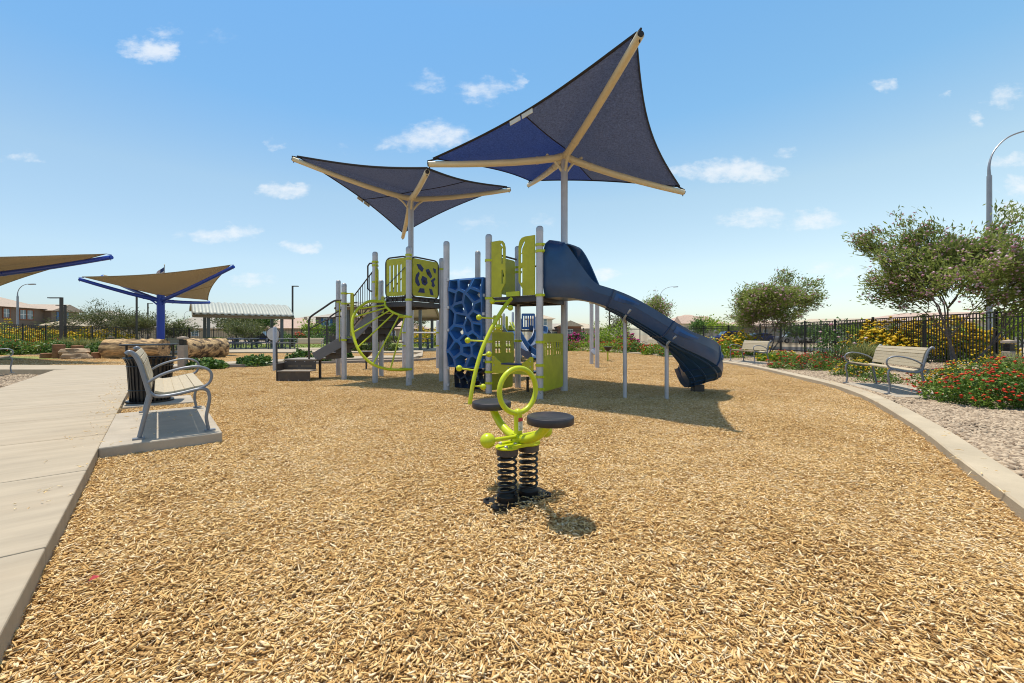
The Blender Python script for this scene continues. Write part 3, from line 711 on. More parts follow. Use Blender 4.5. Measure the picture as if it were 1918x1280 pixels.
# ---------------------------------------------------------------- hypar shade sails
def sail(name, label, hub, top, corners, polem, armm, clothm, pr, ar, group, scallop=.11, tags=True, base=0., half=None):
    """pole up to `hub`; four arms to the corners; cloth laid over the arms"""
    t = thing(name, label, 'shade sail', (hub[0], hub[1], base), 0, group)
    hub = Vector(hub); cs = [Vector(c) for c in corners]
    b = MB(); b.lathe([(pr, 0),(pr, top-base-.02),(pr*.9, top-base)], (hub.x, hub.y, base), 20)
    b.build('pole', polem, t)
    for c in cs:
        d = (c-hub); st = hub + Vector((d.x, d.y, 0)).normalized()*pr*.5
        p = [st+(c-st)*k for k in (0,.06,.2,.4,.6,.8,1)]
        for i, s in enumerate((0,.03,.05,.06,.05,.03,0)): p[i] = p[i]-Vector((0,0,s))
        a = MB().tube(p, [ar*1.15, ar*1.1, ar*1.05, ar, ar*.95, ar*.9, ar*.85], 14).build('arm', armm, t)
        MB().tube([p[2]-(p[2]-p[1]).normalized()*.02, p[2]+(p[3]-p[2]).normalized()*.02], ar*1.15, 14).build('arm_sleeve', armm, a)
        tp = MB(); dd = (c-st).normalized(); tp.tube([c-dd*.005, c+dd*.02], ar*.62, 12)
        tp.beam(c+dd*.02+Vector((0,0,ar*.9)), c-dd*.20+Vector((0,0,ar*1.5)), .022, .022); tp.tube([c-dd*.02-Vector((0,0,ar*.8)), c-dd*.02-Vector((0,0,ar*1.3))], .010, 6)
        tp.build('corner_fitting', hemm if clothm is navycloth else armm, a)
    g = MB()
    for i, c in enumerate(cs):
        d = Vector((c.x-hub.x, c.y-hub.y, 0)).normalized()
        g.tube(catmull([hub+d*pr*.7-Vector((0,0,.30)), hub+d*(pr+.12)-Vector((0,0,.12)), hub+d*(pr+.30)+Vector((0,0,.01))], 4), ar*.4, 8)
    g.build('hub_bracket', armm, t)
    ctr = hub + Vector((0,0,ar*2.0+.05)); n = 14; v = []; idx = {}
    def pt(i, a, tt):
        ci, cj = cs[i], cs[(i+1) % 4]; lift = Vector((0,0,ar*1.5))
        ci = ci + (ctr-ci)*.035 + lift; cj = cj + (ctr-cj)*.035 + lift
        e = ci+(cj-ci)*a; k = scallop*4*a*(1-a)
        e = e+(ctr-e)*k
        e = e + Vector((0,0,1))*0
        p = ctr+(e-ctr)*tt
        # tensioned membrane: the panels bow slightly between the arms
        mid = (ci+cj)/2; flatz = ctr.z+(mid.z-ctr.z)*tt
        p.z += -.05*math.sin(math.pi*min(1,tt*.9))*4*a*(1-a)*0.6
        return p
    f = []; hem = []
    for i in range(4):
        for ia in range(n):
            for it in range(n): v.append(0)
    v = []
    def vid(i, ia, it):
        if it == 0: key = 'c'
        else:
            if ia == n: i, ia = (i+1) % 4, 0
            key = (i, ia, it)
        if key not in idx: idx[key] = len(v); v.append(pt(i, ia/n, it/n))
        return idx[key]
    for i in range(4):
        for ia in range(n):
            hem.append(pt(i, ia/n, 1))
            for it in range(n):
                q = [vid(i,ia,it), vid(i,ia,it+1), vid(i,ia+1,it+1), vid(i,ia+1,it)]
                f.append(tuple(dict.fromkeys(q)))
    m = MB().add(v, f); cl = m.build('canopy', clothm, t, smooth=60)
    if half is not None:                                     # faces on one side of the seam take the second, bluer tone
        cl.data.materials.append(half)
        fi = 0
        for i in range(4):
            for ia in range(n):
                for it in range(n):
                    if i == 2 or (i == 3 and ia < n//2) or (i == 1 and ia >= n//2): cl.data.polygons[fi].material_index = 1
                    fi += 1
    md = cl.modifiers.new('cloth', 'SOLIDIFY'); md.thickness = .004; md.offset = 1
    MB().tube(hem, .022, 8, closed=True, flat=.5).build('hem', hemm if clothm is navycloth else clothm, cl)
    sm = MB()
    for i in (1, 3): sm.tube([pt(i, .5, k/12)-Vector((0,0,.006)) for k in range(13)], .010, 6)
    sm.build('seam', hemm if clothm is navycloth else M('tan_seam', (.20,.15,.09), .8), cl)
    if tags:
        e = pt(3, .42, 1); e2 = pt(3, .49, 1); e3 = pt(3, .56, 1)
        lb = MB()
        for p, q in ((e, e2), (e2, e3)): lb.beam(p+(q-p)*.06-Vector((0,0,.05)), q-(q-p)*.06-Vector((0,0,.05)), .012, .07)
        lb.build('maker_tag', M('white_tag', (.6,.58,.5), .6), cl)
    return t
sail('shade_sail', 'large navy shade sail on the tallest grey pole, above the blue slide', (1.03,8.05,4.62), 4.66,
     [(1.61,5.12,4.87),(3.61,8.59,4.10),(.45,11.06,5.16),(-1.54,7.53,4.25)], postm, cream, navycloth, .068, .064, 'navy shade sails', half=bluecloth)
sail('shade_sail', 'smaller navy shade sail above the slotted lime panels, left of the taller one', (-2.55,10.3,4.55), 4.58,
     [(-5.04,9.39,5.15),(-1.60,7.71,4.18),(-.06,11.2,5.08),(-3.3,12.34,4.05)], postm, cream, navycloth, .068, .060, 'navy shade sails')
sail('shade_sail', 'tan shade sail on a thick royal blue post, behind the split log', (-20.64,24.0,3.15), 3.5,
     [(-22.8,21.5,4.05),(-14.66,21.5,4.70),(-20.75,28.0,3.33),(-26.6,26.5,4.90)], bluepost, bluepost, tancloth, .19, .10, 'tan shade sails', .10, False)
sail('shade_sail', 'tan shade sail cut off by the left picture edge, one blue arm showing', (-22.5,17.2,3.60), 3.95,
     [(-21.5,11.5,3.10),(-15.7,16.0,4.15),(-27.0,21.2,3.3),(-29.3,18.4,4.1)], bluepost, bluepost, tancloth, .19, .10, 'tan shade sails', .10, False)
# ---------------------------------------------------------------- main play structure
ps = thing('play_structure', 'main climbing structure with lime panels, stairs, blue web climber and blue slide', 'play structure', (-1.3, 8.6, 0))
V2 = lambda x, y, z=0: Vector((x, y, z))
def clamp(p, z, parent, r=.062):
    b = MB(); b.lathe([(r+.002, -.024),(r+.013, -.022),(r+.013, .022),(r+.002, .024)], (p[0], p[1], z), 18)
    b.box((p[0]+(r+.02)*.7, p[1]-(r+.02)*.72, z), (.05,.03,.036), Matrix.Rotation(-.78, 3, 'Z')); return b.build('clamp', lime, parent)
def post(x, y, h, cl=(), parent=None, r=.062, mat=None, cap=True):
    b = MB(); b.lathe([(r, -.05),(r, h-.10)], (x, y, 0), 20); o = b.build('post', mat or postm, parent or ps)
    if cap: MB().lathe([(r*.99, h-.10),(r*1.03, h-.10),(r*1.03, h-.05),(r*.9, h-.022),(r*.6, h-.006),(.001, h)], (x, y, 0), 20).build('post_cap', capm, o)
    for z in cl: clamp((x, y), z, o, r)
    return o
p13, p11, p12, pP = V2(.48,7.07), V2(-.437,7.685), V2(.12,8.48), V2(1.03,8.05)
p7, p10, p6, p5, p3, pQ = V2(-1.31,8.17), V2(-.77,9.2), V2(-1.67,9.7), V2(-2.25,8.9), V2(-3.15,9.4), V2(-2.55,10.3)
p2, p1, p4 = V2(-4.12,10.02), V2(-4.72,11.1), V2(-3.5,10.93)
post(*p13.xy, 2.99, (2.66,2.55,1.79,.98,.58,.38,.17)); post(*p11.xy, 3.0, (2.50,1.79,.98,.60,.41,.20)); post(*p12.xy, 2.95, (2.5,2.4,.98,.35))
post(*p10.xy, 3.0); post(*p7.xy, 2.98); post(*p6.xy, 2.93, (2.66,)); post(*p5.xy, 3.03, (2.84,2.76,1.87,1.5,.36)); post(*p3.xy, 3.02, (2.78,2.70,2.32))
post(*p2.xy, 2.38, (2.12,1.87,.98)); post(*p1.xy, 2.6, (2.0,1.75)); post(*p4.xy, 2.58, (1.0,))
# decks
def deck(pts, z):
    o = MB().prism([[(p.x, p.y) for p in pts]], (0,0,z-.02), (1,0,0), (0,1,0), .04).build('deck', darkm, ps)
    s = MB(); n = len(pts)
    for i in range(n): s.beam(pts[i]+Vector((0,0,z-.075)), pts[(i+1) % n]+Vector((0,0,z-.075)), .03, .07)
    c = sum(pts, Vector())/n
    for k in (.33, .66): s.beam(pts[0].lerp(pts[1], k)+Vector((0,0,z-.075)), pts[3].lerp(pts[2], k)+Vector((0,0,z-.075)), .03, .06)
    s.build('deck_frame', darkm, o); return o
deck([p11, p13, pP, p12], 1.80); deck([p3, p5, p6, pQ], 1.84)
def rrect(w, h, r, x0=0, y0=0, n=5):
    out = []
    for cx_, cy_, a0 in ((w-r, r, -90), (w-r, h-r, 0), (r, h-r, 90), (r, r, 180)):
        for k in range(n+1):
            a = R(a0+90*k/n); out.append((x0+cx_+r*math.cos(a), y0+cy_+r*math.sin(a)))
    return out
def panel(a, b, z0, z1, f0, f1, holes, mat=limep, th=.022, off=0, shape=None, name='panel', bevel=.004):
    """plate between posts a and b spanning fractions f0..f1; holes given in 0..1 panel units"""
    a, b = Vector(a), Vector(b); ex = (b-a).normalized(); L_ = (b-a).length
    w = L_*(f1-f0); h = z1-z0; nz = ex.cross(Vector((0,0,1)))
    o = a+ex*L_*f0+Vector((0,0,z0))+nz*off
    outl = rrect(w, h, .05) if shape is None else [(x*w, y*h) for x, y in shape]
    m = MB().prism([outl]+[[(x*w, y*h) for x, y in hl] for hl in holes], o, ex, (0,0,1), th)
    return m.build(name, mat, ps, bevel=bevel, smooth=30), o, ex, nz, w, h
def hrect(x0, x1, y0, y1, n=4):
    r = min(x1-x0, (y1-y0))*.3
    return [(x0,y0),(x1,y0),(x1,y1),(x0,y1)]
def slot(x0, x1, y0, y1, asp):
    """rounded slot"""
    rx = (x1-x0)/2; ry = rx*asp; cx_ = (x0+x1)/2; out = []
    for k in range(9): a = math.pi*k/8; out.append((cx_+rx*math.cos(a), y1-ry+ry*math.sin(a)))
    for k in range(9): a = math.pi+math.pi*k/8; out.append((cx_+rx*math.cos(a), y0+ry+ry*math.sin(a)))
    return out
def frame_tube(o, ex, w, h, r=.017, m=.03):
    pts = [o+ex*(p[0]-m)+Vector((0,0,p[1]-m)) for p in rrect(w+2*m, h+2*m, .13, 0, 0, 5)]
    return MB().tube(pts, r, 10, closed=True)
# slotted panel, left of the centre post, in a dark tube frame
q, o, ex, nz, w, h = panel(p3, p5, 1.97, 2.80, .36, .93, [slot(x, x+.075, .10, .84, .8) for x in (.13,.32,.51,.70)])
frame_tube(o, ex, w, h).build('panel_frame', darkm, q)
MB().tube([o+ex*w*k/8+nz*.04+Vector((0,0,h*(.25+.06*k))) for k in range(9)], .008, 8).build('bead_rail', navyp, q)
# panel with navy shapes, right of the centre post
q, o, ex, nz, w, h = panel(p5, p6, 1.97, 2.80, .10, .86, [])
frame_tube(o, ex, w, h).build('panel_frame', darkm, q)
ins = MB()
for poly in ([(.15,.85),(.30,.86),(.42,.76),(.36,.66),(.22,.74)], [(.50,.74),(.62,.78),(.72,.66),(.76,.58),(.70,.52),(.56,.62)], [(.80,.82),(.92,.80),(.90,.68),(.84,.70)],
             [(.14,.58),(.24,.66),(.26,.60),(.20,.48),(.28,.30),(.20,.26),(.10,.36),(.10,.48)], [(.38,.56),(.54,.52),(.58,.38),(.48,.30),(.36,.34),(.32,.46)],
             [(.70,.46),(.86,.56),(.90,.52),(.82,.44),(.88,.34),(.82,.28),(.74,.32),(.76,.40)], [(.20,.10),(.46,.10),(.44,.22),(.28,.22)], [(.64,.24),(.76,.22),(.82,.06),(.70,.07)]):
    ins.prism([[(x*w, y*h) for x, y in poly]], o+nz*.0135, ex, (0,0,1), .008)
ins.build('panel_inlay', navyp, q)
h2 = MB()
for (x, y) in ((.62,.66),(.46,.42)): h2.sphere(o+ex*w*x+Vector((0,0,h*y))+nz*.02, .035, 10, 6)
h2.build('panel_knob', darkm, q)
# toggles below the panels
tg = MB()
for a, b2 in ((p3, p5), (p5, p6)):
    for k in (.35,.5,.62,.8):
        p = a.lerp(b2, k)+Vector((0,0,1.885)); d = (b2-a).normalized(); tg.box(p, (.05,.03,.05), Matrix.Rotation(math.atan2(d.y, d.x), 3, 'Z'))
for a, b2 in ((p3.lerp(p5,.33), p5), (p5, p6)): tg.beam(a+Vector((0,.035,1.90)), b2+Vector((0,.035,1.90)), .02, .10)
tg.build('deck_toggle', darkm, ps, bevel=.006)
# hand loops at the top of the stairs
for s in (-1, 1):
    d = (p3-p5).normalized() if s < 0 else V2(.35,.9).normalized()*0+Vector((.30,-.6,0)).normalized()
    w_ = .24 if s < 0 else .13
    MB().tube([p3+d*.05+Vector((0,0,2.76)), p3+d*(w_-.06)+Vector((0,0,2.765)), p3+d*w_+Vector((0,0,2.71)), p3+d*w_+Vector((0,0,2.05 if s > 0 else 2.19)), p3+d*(w_-.06)+Vector((0,0,1.99 if s > 0 else 2.13)), p3+d*.05+Vector((0,0,2.0 if s > 0 else 2.10))], .018, 10).build('hand_loop', darkm if s < 0 else limep, ps)
panel(p3, p5, 1.86, 2.62, .075, .13, [], off=.03)
# fan climber on the centre post
oc = catmull([at(706,564,9.15), at(688,566,9.0), at(668,582,8.82), at(660,602,8.7), at(662,628,8.6), at(672,656,8.5), at(694,680,8.52), at(722,691,8.6), at(748,693,8.72), at(764,692,8.84)], 6)
ic = catmull([at(706,564,9.15), at(720,565,9.15), at(722,573,9.08), at(732,583,8.98), at(745,589,8.92), at(755,592,8.88), at(764,593,8.85)], 6)
fan = MB().tube(oc, .030, 12).build('fan_climber', lime, ps)
MB().tube(ic, .026, 12).build('fan_inner_rail', lime, fan)
for a_, b_ in (((690,567,9.0),(718,567,9.13)), ((671,579,8.85),(719,573,9.08)), ((665,595,8.72),(722,578,9.04)), ((668,621,8.6),(730,584,9.0)), ((684,646,8.53),(739,589,8.95)), ((706,669,8.52),(749,592,8.91)), ((732,684,8.62),(759,594,8.87))):
    pa, pb = at(*a_), at(*b_)
    na = min(oc, key=lambda q_: (q_-pa).length); nb = min(ic, key=lambda q_: (q_-pb).length)
    MB().tube([na, nb], .017, 10).build('fan_rung', lime, fan)
for z in (.36, 1.5):
    MB().tube([Vector((p5.x, p5.y, z))-Vector((.19,.05,0)), Vector((p5.x, p5.y, z))], .034, 10).build('fan_socket', limep, fan)
# stairs: low step box, first flight, landing, second flight
sb = MB()
lx, rx_, y0 = -5.56, -4.79, 9.68
st = MB(); st.box(((lx+rx_)/2, y0+.006, .11), (rx_-lx, .012, .24)); st.box(((lx+rx_)/2, y0+.30, .375), (rx_-lx, .012, .22))
stair = st.build('step_riser', stepm, ps)
tr = MB(); tr.box(((lx+rx_)/2, y0+.145, .245), (rx_-lx+.02, .33, .03)); tr.box(((lx+rx_)/2, y0+.62, .50), (rx_-lx+.02, .68, .03))
tr.build('step_tread', M('worn_step_tread', (.30,.26,.22), .6, .1, .15, 5), stair, bevel=.006)
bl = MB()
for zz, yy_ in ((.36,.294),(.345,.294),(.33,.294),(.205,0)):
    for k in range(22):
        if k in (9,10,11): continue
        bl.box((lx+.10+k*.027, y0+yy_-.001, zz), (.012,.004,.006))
bl.build('step_perforation', M('painted_hole_light', (.42,.30,.16), .9), stair)  # solid dashes; chip light through the holes is put into their colour
bo = MB()
for zz, yy_ in ((.455,.294),(.03,0)):
    for k in range(4): bo.lathe([(.011,-.004),(.011,.004)], (lx+.04+k*.23, y0+yy_, zz), 8, Matrix.Rotation(R(90), 3, 'X'))
bo.build('step_bolt', steel, stair)
sd = MB(); sd.box((lx-.012, y0+.34, .20), (.02, .72, .45)); sd.box((rx_-.05, y0+.62, .24), (.05, .05, .5)); sd.build('step_side', stepm, stair, bevel=.004)
flight_a, flight_b = V2(-4.86,10.05,.55), V2(-4.14,10.12,.985)
def flight(a, b, wdir, wd, n, ht, name='stair_flight'):
    """stringers both sides, treads between; a and b are the front stringer's mid line"""
    a, b = Vector(a), Vector(b); wv = Vector(wdir).normalized()*wd
    d = (b-a).normalized(); s = MB()
    for k in (0, 1):
        o = a+wv*k; s.beam(o, o+(b-a), .02, ht)
    fl = s.build(name, M('grey_stringer', (.16,.155,.16), .45, .2, .1, 3), ps, bevel=.004)
    tr = MB(); hd = Vector((d.x, d.y, 0)).normalized()
    for i in range(n):
        c = a.lerp(b, (i+.6)/n)+wv*.5; ln = (Vector((b.x-a.x, b.y-a.y, 0)).length)/n
        m = Matrix((hd, wv.normalized(), Vector((0,0,1)))).transposed()
        tr.box(c, (ln*1.02, wd-.03, .025), m); tr.box(c-Vector((0,0,.08))+hd*ln*.48, (.012, wd-.03, .14), m)
    tr.build('stair_tread', darkm, fl); return fl
flight(flight_a, flight_b, (.1,1,0), .80, 3, .235)
land = [V2(-4.1,10.05), V2(-3.85,10.05), V2(-3.75,10.95), V2(-4.0,10.98)]
deck([V2(-4.16,10.06), V2(-3.86,9.98), V2(-3.55,10.88), V2(-4.66,11.05)], 1.02)
flight(V2(-3.92,9.98,1.02), V2(-3.02,9.55,1.84), (.5,.86,0), .86, 5, .26)
hr = MB(); a1 = at(579,678,10.0)
def rail(pts, r=.018, par=None, mat=darkm, name='handrail'): return MB().tube(pts, r, 10).build(name, mat, par or ps)
rail(catmull([at(579,680,10.0), at(578.5,640,10.0), at(578.5,606,10.0), at(579.5,598,10.0), at(584,592,10.0), at(606,577,10.05), at(626,564,10.1), at(640,562.5,10.1)], 5), .023)
rail([at(579,617,10.0), at(606,602,10.05), at(630,593,10.1), at(642,592.5,10.1)], .015)
rail([at(629,564,10.1), at(629,593,10.1)], .012); rail([at(636,562,10.1), at(636,640,10.1)], .014, None, limep)
rail(catmull([at(519,712,9.75), at(518,650,9.75), at(518.5,642,9.78), at(520,637,9.9), at(521,634,10.3), at(521,640,10.6)], 5), .022)
# far handrail of the first flight
off = Vector((.08,.8,0))
rail(catmull([at(579,668,10.0)+off, at(578.5,606,10.0)+off, at(584,592,10.0)+off, at(606,577,10.05)+off, at(626,564,10.1)+off, at(640,562.5,10.1)+off], 5), .02)
rail([V2(-4.12,10.02,2.12), V2(-3.88,9.97,2.12)], .014, None, limep); rail([V2(-4.12,10.02,1.87), V2(-3.88,9.97,1.87)], .014, None, limep)
# baluster barriers of the second flight
for off in (Vector((0,0,0)), Vector((.5,.8,0))):
    a, b2 = V2(-3.84,9.92,2.05)+off, V2(-3.2,9.48,2.62)+off; dn = Vector((0,0,-.72))
    br = MB(); br.tube([a, b2], .014, 8); br.tube([a+dn, b2+dn], .014, 8)
    for k in range(1, 9): p = a.lerp(b2, k/9); br.tube([p, p+dn], .0085, 6)
    br.build('baluster_barrier', darkm, ps)
    e = MB(); d = (b2-a); d.z = 0; d.normalize()
    e.prism([rrect(.12, 1.05, .04)], a-d*.13-Vector((0,0,.98)), d, (0,0,1), .025); e.build('barrier_end_plate', limep, ps, bevel=.004)
# ---- wing panels at the pod climber entrance
wl = [(0,0),(.72,0),(.72,.10),(1,.24),(1,.86),(.93,.94),(.80,.985),(.60,1),(0,1)]
panel(p11, p13, 1.80, 2.84, .075, .36, [slot(.72,.84,.23,.48,.30), slot(.72,.84,.58,.86,.30), [(.62,.93),(.70,.955),(.82,.90),(.80,.87),(.72,.90)][::1]], off=.02, shape=wl, name='wing_panel')
wr = [(1-x, y) for x, y in wl][::-1]
panel(p11, p13, 1.80, 2.84, .62, .925, [slot(.12,.24,.22,.48,.30), slot(.12,.24,.56,.72,.30), [(.12,.73),(.22,.73),(.24,.80),(.40,.90),(.34,.93),(.16,.82)]], off=.02, shape=wr, name='wing_panel')
chev = lambda x, y: [(x,y),(x+.06,y+.02),(x+.10,y+.10),(x+.05,y+.18),(x,y+.18),(x+.05,y+.10)]
q, o, ex, nz, w, h = panel(p12, p11, 1.90, 2.62, .12, .90, [chev(.60,.12), chev(.40,.42), chev(.62,.70)])
rail([p11+Vector((0,0,2.66)), p12+Vector((0,0,2.66))], .018, None, darkm, 'top_rail')
rail([p12+Vector((0,0,2.5)), pP+Vector((0,0,2.5))], .018, None, darkm, 'top_rail'); rail([p13+Vector((.05,.05,2.55)), p13+Vector((.12,.06,2.0))], .014, None, darkm, 'top_rail')
br = MB()
for k in range(1, 9): p = p12.lerp(pP, k/9); br.tube([p+Vector((0,0,1.9)), p+Vector((0,0,2.5))], .009, 6)
br.build('baluster_barrier', darkm, ps)
dl = MB(); dd = (p13-p11).normalized(); dl.beam(p11.lerp(p13,.37)+Vector((0,-.03,1.84)), p11.lerp(p13,.62)+Vector((0,-.03,1.84)), .03, .085)
dl.build('climber_bracket', lime, ps)
# pod climber
pc = catmull([at(880,765,6.45), at(882,742,6.47), at(890,700,6.55), at(903,655,6.7), at(921,615,6.9), at(940,582,7.1), at(952,566,7.25), at(958,560,7.32)], 8)
pod = MB().tube(pc, .034, 14).build('pod_climber', lime, ps)
for (sx, sy, bx, by, Y) in ((888,725,905,725,6.5),(886,692,860,690,6.55),(895,664,916,664,6.65),(900,640,876,638,6.75),(912,614,934,613,6.88),(917,597,897,595,6.95),(935,577,956,577,7.1),(944,563,922,565,7.15)):
    s_ = min(pc, key=lambda q_: abs(q_.z-at(sx, sy, Y).z)); e_ = at(bx, by, s_.y)
    st_ = MB().tube([s_, e_], .015, 10).build('pod_peg', lime, pod); MB().sphere(e_, .050, 18, 12).build('pod_ball', lime, st_)
# ---- ground level play panels
win = lambda x0, y0, w_, h_: [hrect(x0, x0+w_, y0, y0+h_), hrect(x0+w_+.03, x0+2*w_+.03, y0, y0+h_), hrect(x0, x0+w_, y0+h_+.03, y0+2*h_+.03), hrect(x0+w_+.03, x0+2*w_+.03, y0+h_+.03, y0+2*h_+.03)]
panel(p12, p11, .46, 1.16, .16, .93, win(.14,.42,.10,.15)+win(.60,.42,.10,.15))
panel(p12, p11, .05, .36, .2, .93, [])
q, o, ex, nz, w, h = panel(p13, pP, .10, 1.13, .10, .92, [slot(.09,.15,.60,.84,.3), slot(.475,.535,.60,.84,.3)[::1], slot(.56,.61,.60,.84,.3), slot(.86,.92,.60,.84,.3)] + win(.20,.62,.095,.095) + win(.64,.62,.08,.095))
# counter seat with raised wings
cs_ = [(0,0),(1,0),(1,.98),(.93,1.0),(.84,.78),(.74,.62),(.70,.52),(.28,.52),(.24,.62),(.14,.78),(.07,1),(0,.98)]
q, o, ex, nz, w, h = panel(p11, p13, .40, .72, .09, .90, [], shape=cs_, name='counter_panel', off=.03)
ct = MB(); ct.prism([[(.24*w,-.02),(.74*w,-.02),(.74*w,.20),(.24*w,.20)]], o+Vector((0,0,h*.545)), ex, nz*-1, .025); ct.build('counter_seat', navyp, q, bevel=.006)
bo = MB()
for x, y in ((.06,.75),(.06,.45),(.94,.75),(.94,.45),(.42,.35),(.56,.35)): bo.lathe([(.011,0),(.011,.006),(.004,.009)], o+ex*w*x+Vector((0,0,h*y))+nz*.012, 8, Matrix.Rotation(math.atan2(nz.y, nz.x), 3, 'Z') @ Matrix.Rotation(R(90), 3, 'Y'))
bo.build('counter_bolt', steel, q)
post(.30, 7.85, .40, (), None, .025, darkm, False); MB().prism([rrect(.5,.34,.05)], V2(.02,7.70,.40), (1,-.3,0), (.3,1,0), .03).build('bench_seat', navyp, ps)
# ---- blue web climbing wall between two posts
def clip(poly, p, n):
    out = []
    for i in range(len(poly)):
        a, b2 = poly[i-1], poly[i]; da = (a[0]-p[0])*n[0]+(a[1]-p[1])*n[1]; db = (b2[0]-p[0])*n[0]+(b2[1]-p[1])*n[1]
        if (da <= 0) != (db <= 0): t = da/(da-db); out.append((a[0]+(b2[0]-a[0])*t, a[1]+(b2[1]-a[1])*t))
        if db <= 0: out.append(b2)
    return out
def web(W_, H_, nx, ny, seed, frame, thick, bulge, name, rib, mat):
    rs = random.Random(seed)
    sites = [((i+.5+rs.uniform(-.36,.36)+(.25 if j % 2 else -.25))*W_/nx, (j+.5+rs.uniform(-.34,.34))*H_/ny) for j in range(ny) for i in range(nx)]
    m = MB()
    def wob(x): return .018*math.sin(5*x[1])+.01*math.sin(11*x[1]+1)
    for i, s in enumerate(sites):
        poly = [(0,0),(W_,0),(W_,H_),(0,H_)]
        for j, t in enumerate(sites):
            if i != j and abs(t[0]-s[0])+abs(t[1]-s[1]) < 1.6: poly = clip(poly, ((s[0]+t[0])/2, (s[1]+t[1])/2), (t[0]-s[0], t[1]-s[1]))
            if len(poly) < 3: break
        if len(poly) < 3: continue
        c = (sum(p[0] for p in poly)/len(poly), sum(p[1] for p in poly)/len(poly))
        rad = sum(math.hypot(p[0]-c[0], p[1]-c[1]) for p in poly)/len(poly)
        k1 = max(.35, 1-rib/rad); k2 = k1*rs.uniform(.34,.58)
        sh = lambda k: [(c[0]+(p[0]-c[0])*k, c[1]+(p[1]-c[1])*k) for p in poly]
        P0_, P1_, P2_, P3_ = poly, sh(k1), sh(k2), poly
        def F3(p, d): return frame(p[0]+wob(p), p[1], d+bulge(p[0]/W_, p[1]/H_))
        n = len(poly); v = []
        for p in P0_: v.append(F3(p, 0))
        for p in P1_: v.append(F3(p, .006))
        for p in sh(k1*.94): v.append(F3(p, -.02))
        for p in P2_: v.append(F3(p, -thick))
        for p in P3_: v.append(F3(p, -thick))
        f = []
        for g in range(4):
            for a in range(n):
                b3 = (a+1) % n; f.append((g*n+a, g*n+b3, (g+1)*n+b3, (g+1)*n+a))
        # outer sides where the cell touches the border
        for a in range(n):
            b3 = (a+1) % n; pa, pb = poly[a], poly[b3]
            for ax, val in ((0,0),(0,W_),(1,0),(1,H_)):
                if abs(pa[ax]-val) < 1e-5 and abs(pb[ax]-val) < 1e-5: f.append((4*n+a, 4*n+b3, b3, a))
        m.add(v, f)
    return m.build(name, mat, ps, smooth=25)
wa, wb = p7+V2(.075,-.04), p11+V2(-.10,.03); wex = (wb-wa).normalized(); wn = wex.cross(Vector((0,0,1)))
w0 = web((wb-wa).length, 1.72, 3, 8, 14, lambda x, y, d: wa+wex*x+wn*d+Vector((0,0,.47+y)), .19, lambda u_, v_: .05+.05*math.sin(v_*9)+.03*math.sin(u_*6+v_*5), 'web_climber', .037, bluew)
web((wb-wa).length*.9, .55, 4, 3, 5, lambda x, y, d: wa+wex*(x+.03)+wn*(d-.1)+Vector((0,0,.05+y)), .10, lambda u_, v_: .03*math.sin(v_*5), 'web_climber_base', .02, M('blue_climber_lower', (.014,.022,.045), .45, 0, .2, 4))
for px_, zs in ((p7, (2.2,1.65,1.2,.8,.45,.12)), (p11, (1.85,1.5,1.05,.62))):
    bk = MB()
    for z in zs:
        s = .085 if px_ is p7 else -.085
        bk.box(px_+wex*s+Vector((0,0,z))+wn*.05, (.05,.02,.055), Matrix.Rotation(math.atan2(wex.y, wex.x), 3, 'Z')); bk.lathe([(.064,z-.004),(.0645,z),(.064,z+.004)], px_, 18)
    bk.build('climber_bracket', capm, ps)
# small stickers and scuffs on the posts
for p_, z_, s_ in ((p13, .12, 1), (p5, .13, 1)):
    st_ = MB(); th0 = math.atan2(-p_.y, -p_.x)
    for (dz, w_) in ((.035,.03),(.0,.022),(-.03,.034)):
        st_.add([(p_.x+.0632*math.cos(th0+a_), p_.y+.0632*math.sin(th0+a_), z_+dz+h_) for a_, h_ in ((-w_*8,-.006),(w_*8,.002),(w_*8,.012),(-w_*5,.004))], [(0,1,2,3)])
    st_.build('marker_scrawl', M('marker_ink', (.02,.03,.05), .5), ps)
